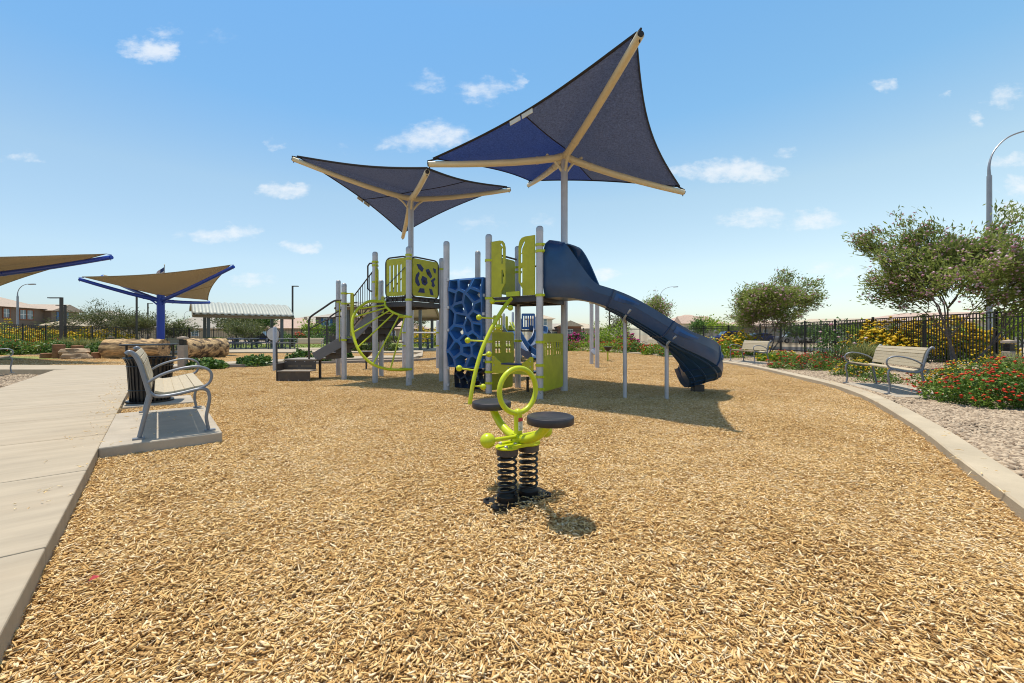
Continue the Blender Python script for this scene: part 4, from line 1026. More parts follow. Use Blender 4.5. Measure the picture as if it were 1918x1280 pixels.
# ---- slide
def slide():
    path = catmull([V2(.80,7.52,1.83), V2(1.12,7.33,1.82), V2(1.50,7.18,1.72), V2(1.98,7.10,1.50), V2(2.67,7.08,1.06), V2(3.15,7.18,.74), V2(3.47,7.42,.47), V2(3.62,7.74,.29), V2(3.64,8.04,.23)], 10)
    n = len(path); s = [0]
    for i in range(1, n): s.append(s[-1]+(path[i]-path[i-1]).length)
    tot_ = s[-1]
    def frame(i):
        t = path[min(i+1, n-1)]-path[max(i-1, 0)]; t.normalize()
        rt = t.cross(Vector((0,0,1))).normalized(); up = rt.cross(t)
        bank = .30*max(0, min(1, (s[i]-2.3)/.8))
        if bank: rt, up = rt*math.cos(bank)+up*math.sin(bank), up*math.cos(bank)-rt*math.sin(bank)
        return t, rt, up
    def smooth(x, a, b): t = max(0, min(1, (x-a)/(b-a))); return t*t*(3-2*t)
    def section(i):
        t, rt, up = frame(i); x = s[i]
        k = smooth(x, 0, .95); w = .46+(.315-.46)*k
        hr = .98-.07*smooth(x, 0, .25); 
        low = .20+.10*smooth(x, 2.3, 3.1); hl = hr+(low-hr)*smooth(x, .30, .84); hr = hr+(low-hr)*smooth(x, .22, .80)
        c = 1-smooth(x, .22, .36)
        upv = Vector((0,0,1)).lerp(up, smooth(x, .3, 1.0)).normalized()
        def side(w, h, sg, o):
            # wall from floor to rim, arching to the middle while closed
            P = [(w*.80, -.0), (w*.95, .05), (w, .14), (w, h*.45), (w, h*.72)]
            a0 = h*.72; rr = h-a0
            for ang in (30, 60, 90):
                P.append((w*(1-c)+w*c*math.cos(R(ang)) if c > 0 else w, a0+rr*math.sin(R(ang))))
            return [(sg*(p[0]+(o if p[0] > .05 else o*.3)), p[1]+(o*.7 if j > 4 else 0)-(o*2.2 if j == 0 else o*1.0 if j == 1 else 0)) for j, p in enumerate(P)]
        inn = list(reversed(side(w, hl, -1, 0)))+side(w, hr, 1, 0)
        out = list(reversed(side(w, hl, -1, .035)))+side(w, hr, 1, .035)
        loop = inn+list(reversed(out))
        return [path[i]+rt*a+upv*b_ for a, b_ in loop], (rt, upv, w, hr)
    secs = [section(i) for i in range(n)]
    def shell(i0, i1):
        v = []; f = []; m_ = len(secs[0][0])
        for i in range(i0, i1+1): v += secs[i][0]
        for i in range(i1-i0):
            for k in range(m_): f.append((i*m_+k, (i+1)*m_+k, (i+1)*m_+(k+1) % m_, i*m_+(k+1) % m_))
        f.append(tuple(range(m_))[::1]); f.append(tuple(reversed([(i1-i0)*m_+k for k in range(m_)])))
        h_ = m_//2
        f = f[:-2]
        for base, rev in ((0, False), ((i1-i0)*m_, True)):
            for k in range(h_-1):
                q_ = (base+k, base+k+1, base+m_-2-k, base+m_-1-k); f.append(q_ if not rev else q_[::-1])
        return MB().add(v, f)
    cut = [0]; flm = M('blue_flange', (.01,.035,.10), .4)
    for target in (.98, 2.02, 3.05): cut.append(min(range(n), key=lambda i: abs(s[i]-target)))
    cut.append(n-1)
    root = shell(cut[0], cut[1]).build('slide_hood', bluep, ps, smooth=50)
    sl_ = root
    for a, b2 in zip(cut[1:-2], cut[2:-1]): shell(a, b2).build('slide_chute', bluep, ps, smooth=50)
    shell(cut[-2], cut[-1]).build('slide_exit', bluep, ps, smooth=50)
    for c_ in cut[1:-1]:
        fl = MB()
        L0 = secs[c_][0]; m_ = len(L0); out = L0[m_//2:]
        ctr = path[c_]+secs[c_][1][1]*.2
        fl.tube([p+(p-ctr).normalized()*.008 for p in out], .013, 6)
        fl.build('slide_flange', flm, ps)
    # lens-shaped mouldings pressed into the outer wall behind each joint
    mould = M('blue_moulding', (.018,.08,.235), .35)  # lighter than the chute: the mouldings' shading is put into this colour
    for c_ in cut[1:-1]:
        lens = []; o_ = MB(); v = []; N_ = 14
        def onwall(ii, b_, off_=.004):
            rt, upv, w, h_ = secs[ii][1]; return path[ii]+rt*(w+.0355+off_)+upv*b_
        i1 = min(n-2, c_+7); hh = secs[c_][1][3]
        top_ = [onwall(round(c_+1+(i1-c_-1)*k/N_), hh*.90-.0*k) for k in range(N_+1)]
        bot_ = [onwall(round(c_+1+(i1-c_-1)*k/N_), hh*(.90-.62*math.sqrt(max(0, 1-(k/N_)**1.8)))) for k in range(N_+1)]
        mid_ = [(p+q)/2+secs[c_][1][0]*.03*math.sin(math.pi*min(1, (k+.4)/N_)) for k, (p, q) in enumerate(zip(top_, bot_))]
        v = top_+mid_+bot_; f = [(g*(N_+1)+k, (g+1)*(N_+1)+k, (g+1)*(N_+1)+k+1, g*(N_+1)+k+1) for g in (0,1) for k in range(N_)]
        o_.add(v, f).build('slide_moulding', mould, ps)
    # ribs under the exit
    rb = MB()
    for k in (-.20, 0., .20):
        pts = [path[i]+secs[i][1][0]*k*1.0-secs[i][1][1]*.085 for i in range(cut[1], n-2)]; rb.tube(pts, .016, 6)
    for i in range(cut[3], n-2, 5): rb.tube([path[i]+secs[i][1][0]*k-secs[i][1][1]*.08 for k in (-.26,-.1,.1,.26)], .014, 6)
    rb.build('slide_rib', bluep, ps)
    ft = MB(); ft.box((path[n-4].x-.02, path[n-4].y, .06), (.20,.18,.16)); ft.build('slide_foot', darkm, ps, bevel=.01)
    for (x, y, zt) in ((1.98,7.16,1.38), (2.67,7.05,.93)):
        g = MB(); g.tube([(x,y,-.05),(x,y,zt-.02)], .034, 14); o_ = g.build('slide_support', postm, ps)
        i = min(range(n), key=lambda j: abs(path[j].x-x)); rt, upv = secs[i][1][:2]; t0 = Vector((x, y, zt-.05))
        MB().tube(catmull([path[i]-rt*.30-upv*.02, path[i]-rt*.18-upv*.10, t0, path[i]+rt*.20-upv*.115, path[i]+rt*.34+upv*.03], 4), .02, 10).build('support_cradle', capm, o_)
slide()
# ---------------------------------------------------------------- trash cans, bollards, logs
def trash_can(label, x, y, z0):
    t = thing('trash_can', label, 'trash can', (x, y, z0))
    MB().lathe([(.20,.04),(.243,.05),(.276,.68),(.26,.68),(.22,.06)], (x, y, z0), 28).build('liner', M('can_liner', (.010,.009,.011), .6), t)
    b = MB()
    for k in range(30):
        a = 2*math.pi*k/30; c, s = math.cos(a), math.sin(a)
        b.beam((x+c*.25, y+s*.25, z0+.03), (x+c*.285, y+s*.285, z0+.62), .028, .008, up=(c, s, 0)); b.beam((x+c*.285, y+s*.285, z0+.62), (x+c*.32, y+s*.32, z0+.70), .028, .008, up=(c, s, 0))
    b.build('slats', blackm, t)
    b = MB()
    for r, z in ((.325,.705),(.262,.20),(.285,.58)): b.tube([(x+r*math.cos(a), y+r*math.sin(a), z0+z) for a in (i*2*math.pi/32 for i in range(32))], .011, 8, closed=True)
    b.build('rim', blackm, t)
    MB().lathe([(.30,0),(.30,.025),(.24,.03)], (x, y, z0), 24).build('base', blackm, t)
    b = MB(); d = Vector((.85,.52,0)); o = Vector((x, y, z0))
    b.tube([o-d*.29+Vector((0,0,.68)), o-d*.29+Vector((0,0,.91))], .016, 8); b.tube([o+d*.29+Vector((0,0,.68)), o+d*.29+Vector((0,0,.91))], .016, 8)
    b.prism([rrect(.68,.60,.12)], o+Vector((0,0,.915))-d*.34-Vector((-d.y,d.x,0))*.30, d, (-d.y,d.x,0), .018)
    b.build('rain_lid', blackm, t); return t
trash_can('black slatted trash can with a flat rain lid, directly behind the near left bench', -5.86, 6.62, .03)
pad((-5.78, 6.66, 0), D, .95, .9, .03)
def bollard(label, x, y, z0, h, w):
    t = thing('bollard_light', label, 'bollard light', (x, y, z0), 0, 'concrete bollard lights')
    MB().box((x, y, z0+h*.36-.05), (w, w, h*.72+.1), Matrix.Rotation(.12,3,'Z')).build('bollard_body', bollm, t, bevel=.012)
    lv = MB(); lv.box((x, y, z0+h*.80), (w*.70, w*.70, h*.18), Matrix.Rotation(.12,3,'Z'))
    for k in range(5): lv.box((x, y, z0+h*(.735+.034*k)), (w*.95, w*.95, .012), Matrix.Rotation(.12,3,'Z'))
    lv.build('louvre', blackm, t)
    c = MB(); q = w*.56; m = Matrix.Rotation(.12,3,'Z')
    v = [m @ Vector(p) for p in ((-q,-q,0),(q,-q,0),(q,q,0),(-q,q,0),(-q,-q,.05),(q,-q,.05),(q,q,.05),(-q,q,.05),(0,0,.085))]
    c.add([p+Vector((x, y, z0+h*.905)) for p in v], [(3,2,1,0),(0,1,5,4),(1,2,6,5),(2,3,7,6),(3,0,4,7),(4,5,8),(5,6,8),(6,7,8),(7,4,8)])
    c.build('bollard_cap', bollm, t, smooth=0)
bollard('square concrete bollard light in front of the short hollow log', gx(342.5,12.9), 12.9, .03, 1.05, .20)
bollard('concrete bollard light by the right fence, behind the red-flowered lantana', gx(1889,9.2), 9.2, .03, .98, .155)
bollard('small far bollard light just left of the long split log', gx(208,21.5), 21.5, .05, 1.0, .17)

def log(name, label, a, b, r, seed, hollow=False, mat=None, endmat=None, cat='log', group=None, seg=30):
    a, b = Vector(a), Vector(b); t = thing(name, label, cat, ((a.x+b.x)/2, (a.y+b.y)/2, 0), 0, group)
    rs = random.Random(seed); n = 22; d = (b-a).normalized(); u = d.cross(Vector((0,0,1))) if abs(d.z) < .9 else Vector((1,0,0)); u.normalize(); w = u.cross(d)
    knots = [(rs.random(), rs.uniform(0,6.28), rs.uniform(.06,.12)) for _ in range(6)]
    v = []; f = []
    for i in range(n+1):
        s = i/n; p = a.lerp(b, s)
        for k in range(seg):
            an = 2*math.pi*k/seg
            q = noise.noise(Vector((s*5*(b-a).length, math.cos(an)*2.2+seed, math.sin(an)*2.2)))*.13+noise.noise(Vector((s*2, math.cos(an)*7+seed, math.sin(an)*7)))*.07
            for (ks, ka, kr) in knots:
                dd = ((s-ks)*(b-a).length/r)**2+(math.atan2(math.sin(an-ka), math.cos(an-ka)))**2
                q += kr*math.exp(-dd*9)
            rr = r*(1+q)*(1-.05*(s in (0, 1)))
            v.append(p+u*math.cos(an)*rr+w*math.sin(an)*rr)
    for i in range(n):
        for k in range(seg): f.append((i*seg+k, i*seg+(k+1) % seg, (i+1)*seg+(k+1) % seg, (i+1)*seg+k))
    MB().add(v, f).build('bark', mat or logm, t, smooth=45)
    for i, sg in ((0, -1), (n, 1)):
        ring = [v[i*seg+k] for k in range(seg)]; c = a if i == 0 else b; m = MB()
        if hollow:
            inner = [c+(q-c)*(.52+.1*rs.random()) for q in ring]; deep = [q-d*sg*.45 for q in inner]
            m.add(ring+inner+deep, [((k, (k+1) % seg, seg+(k+1) % seg, seg+k) if sg < 0 else (seg+k, seg+(k+1) % seg, (k+1) % seg, k)) for k in range(seg)]
                  + [(seg+k, seg+(k+1) % seg, 2*seg+(k+1) % seg, 2*seg+k) for k in range(seg)]+[tuple(2*seg+k for k in range(seg))])
        else:
            mid = [c+(q-c)*.55+d*sg*.012 for q in ring]
            m.add(ring+mid+[c+d*sg*.015], [(k, (k+1) % seg, seg+(k+1) % seg, seg+k) for k in range(seg)]+[(seg+k, seg+(k+1) % seg, 2*seg) for k in range(seg)])
        m.build('cut_end', endmat or logend, t, smooth=45)
    return t
log('fallen_log', 'long thick split log with pale bare wood, left of the royal blue post', (-18.85,19.0,.47), (-16.35,19.2,.47), .44, 3, endmat=logm)
log('hollow_log', 'short thick hollow log with its cut end showing, right of the blue post', (-14.95,18.6,.46), (-14.15,20.1,.46), .47, 8, True)
stumps = [((-21.5,18.9),.26,.23,'shortest stump at the far left end of the stump row'), ((-20.92,18.85),.66,.21,'tall reddish stump standing in the stump row, highest of them'), ((-20.5,18.75),.25,.19,'low stump between the tall stump and the flat rocks'),
          ((-20.6,19.35),.60,.22,'upright stump standing directly behind the flat rocks'), ((-19.05,18.7),.30,.16,'small low stump between the flat rocks and the long log'), ((-19.2,19.5),.66,.19,'tall stump half hidden by the left end of the long log')]
for i, ((x, y), h, r, lb) in enumerate(stumps): log('stump', lb, (x, y, -.03), (x, y, h), r, 20+i, mat=redlog, endmat=redlog, cat='stump', group='stumps in the log play area', seg=18)
def rock(label, c, sx, sy, sz, seed):
    n = 18; v = []; f = []; rs = random.Random(seed)
    for i in range(11):
        ph = math.pi*i/10
        for k in range(n):
            a = 2*math.pi*k/n; p = Vector((math.sin(ph)*math.cos(a), math.sin(ph)*math.sin(a), -math.cos(ph)))
            q = 1+.35*noise.noise(p*1.7+Vector((seed,0,0)))+.15*noise.noise(p*4+Vector((0,seed,0)))
            v.append(Vector(c)+Vector((p.x*sx*q, p.y*sy*q, max(-.5, min(.6, p.z))*sz*q*1.4)))
    for i in range(10):
        for k in range(n): f.append((i*n+k, i*n+(k+1) % n, (i+1)*n+(k+1) % n, (i+1)*n+k))
    return tag(MB().add(v, f).build('flat_rock', rockm, smooth=28), label, 'rock', 'flat rocks by the stumps')
rock('upper flat rock resting behind the stump row', (-20.0,18.7,.33), .62, .4, .17, 2)
rock('lower flat rock lying on the chips before the other rock', (-19.65,18.4,.13), .62, .32, .17, 9)
sc = MB().add([(0,0,0),(.022,.004,.004),(.026,.02,.002),(.004,.024,.007),(.012,.012,.012)], [(0,1,4),(1,2,4),(2,3,4),(3,0,4)])
q = sc.build('red_scrap', signred); q.location = (gx(170,1.80)*1, 1.79, .022); q.rotation_euler = (0,0,.5); q.scale = (1.2,1.2,1.2)
tag(q, 'tiny red scrap lying on the wood chips near the left walk', 'scrap')

# ---------------------------------------------------------------- things seen behind the climbing structure
t = thing('drum_panel', 'round white drum disc on a grey post, left of the brown steps', 'drum panel', (gx(514.5,12.6),12.6,0))
x = gx(514.5,12.6); MB().lathe([(.055,-.05),(.055,1.32),(.04,1.35),(.001,1.36)], (x,12.6,0), 16).build('post', steel, t)
mR = Matrix.Rotation(R(90),3,'X') @ Matrix.Rotation(0,3,'X')
MB().lathe([(.001,.02),(.20,.02),(.20,-.02),(.001,-.02)], (gx(512,12.75),12.75,EYE+2*12.7/F), 28, mR).build('drum_skin', M('drum_skin', (.55,.54,.52), .5, 0, .12, 6), t)
MB().tube([(gx(512,12.75)+.20*math.cos(a), 12.75, EYE+2*12.7/F+.20*math.sin(a)) for a in (i*2*math.pi/30 for i in range(30))], .022, 8, closed=True).build('drum_rim', darkm, t)
def stool(label, px, py_t, Y, mat, seatm):
    x = gx(px, Y); z = EYE+(HY-py_t)*Y/F; t = thing('spin_stool', label, 'play stool', (x, Y, 0), 0, 'spinning stools')
    MB().lathe([(.028,-.03),(.028,z-.12)], (x, Y, 0), 10).build('stem', mat, t)
    MB().lathe([(.03,z-.2),(.12,z-.12),(.19,z-.02),(.20,z),(.18,z+.01),(.10,z-.015),(.001,z-.02)], (x, Y, 0), 20).build('seat', seatm, t); return t
stool('dark bowl stool on a thin stem, seen through the left end of the fan climber', 686, 659, 13.2, darkm, blackv)
stool('small dark stool on a lime stem, out on the chips right of the twin posts', 1138.5, 650, 17.5, lime, blackv)
t = thing('turning_bar', 'grey post frame with a chest-high turning bar, behind the fan climber', 'turning bar', (gx(789,13.5),13.5,0))
for px, top in ((757,1.95),(820.5,1.58)):
    MB().lathe([(.065,-.05),(.065,top-.03),(.05,top),(.001,top+.01)], (gx(px,13.5),13.5,0), 16).build('post', postm, t)
MB().tube([(gx(757,13.5),13.5,1.18),(gx(820.5,13.5),13.5,1.18)], .025, 10).build('bar', steel, t)
for z in (.75, 1.18): clamp((gx(820.5,13.5),13.5), z, t, .065); clamp((gx(757,13.5),13.5), z, t, .065)
MB().tube(catmull([at(755,612,13.4), at(742,612,13.4), at(737,617,13.4), at(737.5,636,13.4), at(743,641,13.4), at(755,641,13.4)], 5), .022, 8).build('hand_loop', darkm, t)
for px, Y, top, lb in ((1108,15.6,2.42,'thinner, farther one of the two tall grey posts under the blue slide'), (1118.5,13.9,2.5,'nearer one of the two tall grey posts under the blue slide')):
    x = gx(px, Y); t = thing('play_post', lb, 'play post', (x, Y, 0), 0, 'tall grey posts under the slide')
    MB().lathe([(.075,-.05),(.075,top)], (x, Y, 0), 16).build('post', postm, t)
    MB().lathe([(.09,top-.12),(.09,top-.02),(.06,top+.02),(.001,top+.03)], (x, Y, 0), 16).build('post_cap', cream if px < 1110 else capm, t)
    if px < 1110: MB().lathe([(.12,-.025),(.14,0),(.12,.025),(.001,.03)], (x+.10, Y-.12, .48), 18, Matrix.Rotation(R(70),3,'X')).build('spinner_wheel', steel, t)
# toddler structure
tp = thing('toddler_play_structure', 'small far play structure with lime panels, navy slotted panel and low blue slides', 'play structure', (gx(960,19),19,0))
def tpost(px, Y, top): MB().lathe([(.06,-.05),(.06,top-.06),(.045,top-.01),(.001,top)], (gx(px,Y),Y,0), 14).build('post', postm, tp)
for px, Y, top in ((925,19,2.0),(943.5,19,2.12),(960.5,20.2,2.25),(976,19.6,1.9),(1003,19.6,2.0),(940,20.5,2.0)): tpost(px, Y, top)
def tpl(x0, x1, y0, y1, Y, mat, holes=True, nslots=3):
    a, b2 = at(x0,y1,Y), at(x1,y0,Y); w = b2.x-a.x; h = b2.z-a.z
    hs = [[((k+.3)/nslots*w*.86+.07*w, h*.15), ((k+.75)/nslots*w*.86+.07*w, h*.15), ((k+.75)/nslots*w*.86+.07*w, h*.85), ((k+.3)/nslots*w*.86+.07*w, h*.85)] for k in range(nslots)] if holes else []
    MB().prism([rrect(w, h, .05)]+hs, a, (1,0,0), (0,0,1), .03).build('panel', mat, tp)
tpl(924,941,591,623,18.9,limep); tpl(946.5,951.5,592.5,625,18.9,limep,False); tpl(977,1002,587.5,617,19.5,bluew,True,5); tpl(952,960,610,626,19.2,limep,False)
deckz = EYE+8*19/F
MB().prism([[(gx(924,19),18.9),(gx(1003,19),18.9),(gx(1003,19),20.4),(gx(924,19),20.4)]], (0,0,1.30), (1,0,0), (0,1,0), .06).build('deck', darkm, tp)
MB().tube(catmull([at(955,604,18.6), at(962,617,18.4), at(972,628,18.3), at(979,645,18.2), at(977,664,18.2)], 5), .03, 8).build('arch_climber', lime, tp)
MB().tube(catmull([at(960,604,19), at(966,617,18.8), at(975,625,18.7), at(983,645,18.6), at(982,662,18.6)], 5), .03, 8).build('arch_climber', lime, tp)
def tslide(pts, w, mat):
    c = catmull(pts, 6); v = []; f = []; n = len(c)
    for i in range(n):
        t = (c[min(i+1,n-1)]-c[max(i-1,0)]); t.z = 0; t.normalize(); r = Vector((t.y,-t.x,0))
        for s, h in ((-1,.26),(-.86,.02),(-.4,-.03),(.4,-.03),(.86,.02),(1,.26),(1.12,.26),(1,-.04),(0,-.1),(-1,-.04),(-1.12,.26)): v.append(c[i]+r*s*w+Vector((0,0,h)))
    for i in range(n-1):
        for k in range(11): f.append((i*11+k, i*11+(k+1) % 11, (i+1)*11+(k+1) % 11, (i+1)*11+k))
    MB().add(v, f).build('slide', mat, tp, smooth=50)
tslide([(gx(1000,19.6),19.3,1.30),(gx(1012,19),18.9,1.22),(gx(1008,18.4),18.2,.8),(gx(990,17.8),17.6,.45),(gx(980,17.5),17.3,.38)], .3, bluep)
tslide([(gx(955,19),18.8,1.30),(gx(963,18),18.0,1.0),(gx(978,17),17.2,.5),(gx(996,16.5),16.7,.22),(gx(1005,16.3),16.5,.2)], .3, bluep)
tslide([(gx(1003,19.6),20.0,1.35),(gx(1018,19.6),20.0,1.25),(gx(1032,19.6),20.1,.85),(gx(1044,19.6),20.2,.5)], .3, bluep)

# ---------------------------------------------------------------- ramadas and tables
def ramada(label, cx_, y0, y1, x0, x1, ze, rise, cols, ribs=True):
    t = thing('ramada', label, 'shade shelter', (0,0,0), 0, 'arched metal ramadas')
    n = 12; b = MB(); v = []; f = []
    nx = int((x1-x0)/.10); prof = [(y0+(y1-y0)*k/n, ze+rise*math.sin(math.pi*(.06+.70*k/n))-rise*math.sin(math.pi*.06)) for k in range(n+1)]
    for i in range(nx+1):
        xx = x0+(x1-x0)*i/nx; rz_ = (.07 if i % 4 in (0, 1) else 0)
        for yv, zv in prof: v.append((xx, yv, zv+rz_))
    for i in range(nx):
        for k in range(n): f.append((i*(n+1)+k, (i+1)*(n+1)+k, (i+1)*(n+1)+k+1, i*(n+1)+k+1))
    r = b.add(v, f).build('roof', ramroof, t, smooth=10)
    md = r.modifiers.new('sheet', 'SOLIDIFY'); md.thickness = .02
    cm_ = MB(); vv = []
    for xx in (x0+.08, x1-.08):
        for yv, zv in prof: vv.append((xx, yv+.05, zv-.06))
    cm_.add(vv, [(k, k+1, n+1+k+1, n+1+k) for k in range(n)]).build('ceiling', ramceil, t)
    for xx in (x0+.05, x1-.05):
        MB().tube([(xx, yv, zv-.16) for yv, zv in prof], .09, 6).build('end_trim', rambeam, t)
    bm_ = MB(); bm_.beam((x0+.1, y0+.25, ze-.12), (x1-.1, y0+.25, ze-.12), .12, .22); bm_.build('beam', rambeam, t)
    zb = prof[-2][1]; MB().beam((x0+.1, y1-.5, zb-.25), (x1-.1, y1-.5, zb-.25), .12, .22).build('beam', rambeam, t)
    for (xx, yv) in cols:
        zt = ze-.1 if yv < (y0+y1)/2 else zb-.2
        MB().box((xx, yv, zt/2), (.2,.2,zt)).build('column', ramsteel, t, bevel=.01)
    return t
t = ramada('ribbed arched metal ramada over picnic tables, left of the brown steps', 0, 0, 5.0, 0, 6.3, 2.56, 1.25, [(.9,.4),(5.5,.4),(.9,4.4),(5.5,4.4)])
t.location = (-21.9, 28.0, 0); t.rotation_euler = (0,0,R(40))
t = ramada('second arched ramada whose pale ceiling shows under the left deck', 0, 0, 5.2, 0, 6.3, 2.48, 1.2, [(.6,.4),(5.6,.4),(.6,4.6),(5.6,4.6)])
t.location = (gx(825,33.0), 33.0, 0); t.rotation_euler = (0,0,R(180))
bluet = M('blue_table_coating', (.015,.03,.20), .45, 0, .1)
def table(label, x, y, mat, rz=0):
    t = thing('picnic_table', label, 'picnic table', (0,0,0), 0, 'picnic tables under the ramadas')
    MB().prism([rrect(1.9,.8,.08,-.95,-.4)], (0,0,.75), (1,0,0), (0,1,0), .045).build('tabletop', mat, t)
    for sx in (-.6,.6): MB().box((sx,0,.37), (.10,.10,.72)).build('leg', ramsteel, t)
    for sy in (-.72,.72):
        s = MB().prism([rrect(1.9,.28,.06,-.95,sy-.14)], (0,0,.45), (1,0,0), (0,1,0), .04).build('seat', mat, t)
        l = MB()
        for sx in (-.6,.6): l.box((sx,sy,.215), (.06,.06,.43))
        l.build('seat_leg', ramsteel, s)
    b = MB()
    for sx in (-.6,.6): b.beam((sx,-.72,.30), (sx,.72,.30), .05, .05)
    b.build('cross_bar', ramsteel, t)
    t.location = (x, y, .075); t.rotation_euler = (0,0,rz); return t
table('grey picnic table nearest the front under the left ramada', gx(456,30.5), 30.5, tablegrey, .05)
table('blue picnic table at the back left under the left ramada', gx(432,34), 34.0, bluet, .05)
table('grey picnic table at the right end of the left ramada', gx(528,30.6), 30.6, tablegrey, .05)
table('blue picnic table behind the drum disc under the left ramada', gx(494,34), 34.0, bluet, .05)
table('blue picnic table under the second ramada, seen below the left deck', gx(786,30), 30.0, bluet, .1)

# ---------------------------------------------------------------- fence
def fence(label, pts, z0=.03, h=1.82, gap=.115):
    for i in range(len(pts)-1):
        pass
    t = thing('fence', label, 'fence', (*pts[0], z0), 0, 'black picket fence runs')
    pk = MB(); P = [Vector((p[0], p[1], z0)) for p in pts]
    for a, b2 in zip(P, P[1:]):
        L_ = (b2-a).length; d = (b2-a)/L_; ns = max(1, round(L_/2.4)); m = Matrix.Rotation(math.atan2(d.y, d.x), 3, 'Z')
        for z in (h-.03, h-.19, .16): pk.beam(a+Vector((0,0,z)), b2+Vector((0,0,z)), .03, .04)
        npk = int(L_/gap)
        for k in range(npk):
            p = a+d*(L_*(k+.5)/npk); pk.box(p+Vector((0,0,h/2+.03)), (.024,.024,h-.08), m)
        for k in range(ns+(b2 is P[-1])):
            p = a+d*(L_*k/ns); MB().box(p+Vector((0,0,(h+.06)/2)), (.07,.07,h+.06), m).build('post', fencem, t)
    pk.build('pickets', fencem, t, smooth=0)
    return t
fence('black picket fence run along the right side behind the large bench', [(14.2,3.0),(15.4,13.0),(16.6,21.0),(17.5,33.0)])
fence('black picket fence run at the back right, behind the slide', [(17.5,33.05),(14.5,39.5),(6.4,47.5),(-6,51.5)])
fence('black picket fence run at the back, behind the ramadas', [(-6.05,51.5),(-20,54),(-37.5,47.5)], gap=.17)
fence('black picket fence run at the far left, before the brown house', [(-37.5,47.4),(-37.2,34),(-33.5,26.5),(-33,12)], gap=.24)
# ---------------------------------------------------------------- plants
lf_lant = leaf_mat('lantana_leaf', (.04,.10,.012), (.26,.38,.06), .3, .45)
lf_dark = leaf_mat('dark_shrub_leaf', (.022,.07,.012), (.16,.27,.05), .25, .45)
lf_box = leaf_mat('hedge_leaf', (.06,.10,.012), (.20,.25,.05), .3, .5)
lf_tree = leaf_mat('willow_leaf', (.105,.155,.032), (.38,.43,.115), .5, .5)
lf_olive = leaf_mat('mesquite_leaf', (.05,.07,.022), (.19,.20,.075), .35, .5)
lf_yell = leaf_mat('yellowbell_leaf', (.11,.19,.012), (.38,.50,.055), .4, .5)
lf_gras = leaf_mat('muhly_blade', (.10,.13,.035), (.34,.34,.13), .3, .6)
fl_red = leaf_mat('red_flower', (.45,.018,.01), (.68,.07,.015), .15, .6)
fl_yel = leaf_mat('yellow_flower', (.62,.38,.01), (.80,.58,.03), .25, .6)
fl_pink = leaf_mat('pink_flower', (.62,.32,.42), (.88,.72,.74), .45, .6)
fl_mag = leaf_mat('magenta_flower', (.50,.03,.20), (.70,.10,.34), .3, .6)
def dome(n, rx, ry, h, seed, shell=.55):
    """points in a lumpy dome, denser towards the outside; twiggy gaps where the noise is low"""
    out = []; tot = 0
    while tot < n:
        m = n*2; d = RNG.normal(size=(m,3)); d[:,2] = np.abs(d[:,2])*.9-.08; d = unit(d)
        nz = np.array([noise.noise(Vector(q)*1.8+Vector((seed,0,0)))*.34+noise.noise(Vector(q)*4.5+Vector((0,seed,0)))*.20 for q in d])
        r = (1+nz)*(shell+(1-shell)*RNG.uniform(0,1,m)**.6)
        p = d*r[:,None]*np.array([rx, ry, h])
        g = np.array([noise.noise(Vector(q)*(2.2/max(rx,.2))+Vector((seed,seed,0))) for q in p])
        p = p[(g > -.30) & (p[:,2] > .0)]; out.append(p); tot += len(p)
    return np.concatenate(out)[:n]
def stems(n, rx, ry, h, r=.008):
    b = MB()
    for i in range(n):
        a = RNG.uniform(0,6.28); k = RNG.uniform(.3,.9); e = Vector((math.cos(a)*rx*k, math.sin(a)*ry*k, h*RNG.uniform(.5,.9)))
        b.tube([Vector((RNG.normal()*.05,RNG.normal()*.05,-.05)), e*.45+Vector((0,0,h*.1)), e], [r*1.6, r, r*.4], 5)
    return b
def shrub(name, label, cat, x, y, z, rx, ry, h, n, leaf, lm, flowers=(), seed=0, group=None, aspect=.5, stemn=14, rz=0):
    t = thing(name, label, cat, (0,0,0), 0, group)
    stems(stemn, rx, ry, h).build('stem', barkm, t)
    p = dome(n, rx, ry, h, seed)
    val = np.clip(RNG.uniform(.05,.8,n)+.18*np.sin(p[:,0]*9+seed)*np.cos(p[:,1]*8), 0, 1)
    leaves('foliage', p, leaf, leaf*aspect, lm, t, .5, val)
    for fm, fn, fr in flowers:
        q = dome(fn*2, rx*1.05, ry*1.05, h*1.05, seed, .92); q = q[q[:,2] > h*.22][:fn]; kind(blobs('flowers', q, fr, fm, t), 'stuff')
    t.location = (x, y, z); t.rotation_euler = (0,0,rz); return t
G1 = 'flowering lantana shrubs'
shrub('lantana', 'big dense lantana with red flowers, right foreground beside the large bench', 'shrub', 7.85, 6.25, .02, 1.15, .85, .60, 8500, .062, lf_lant, [(fl_red,460,.026)], 1, G1)
shrub('lantana', 'red-flowered lantana cut off by the right picture edge', 'shrub', 9.75, 6.25, .02, 1.15, .85, .54, 6500, .062, lf_lant, [(fl_red,150,.025)], 2, G1)
shrub('lantana', 'yellow-and-red lantana just behind the right end of the large bench', 'shrub', 8.9, 7.9, .02, 1.0, .6, .58, 3000, .06, lf_lant, [(fl_yel,230,.026),(fl_red,60,.025)], 3, G1)
shrub('lantana', 'low yellow-flowered lantana behind the left arm of the large bench', 'shrub', 9.05, 10.6, .02, .62, .5, .40, 2000, .06, lf_lant, [(fl_yel,190,.03)], 4, G1)
shrub('lantana', 'wide low red-flowered lantana between the large bench and the next bench', 'shrub', 9.2, 12.9, .02, 1.05, .8, .50, 3600, .065, lf_lant, [(fl_red,260,.03)], 5, G1)
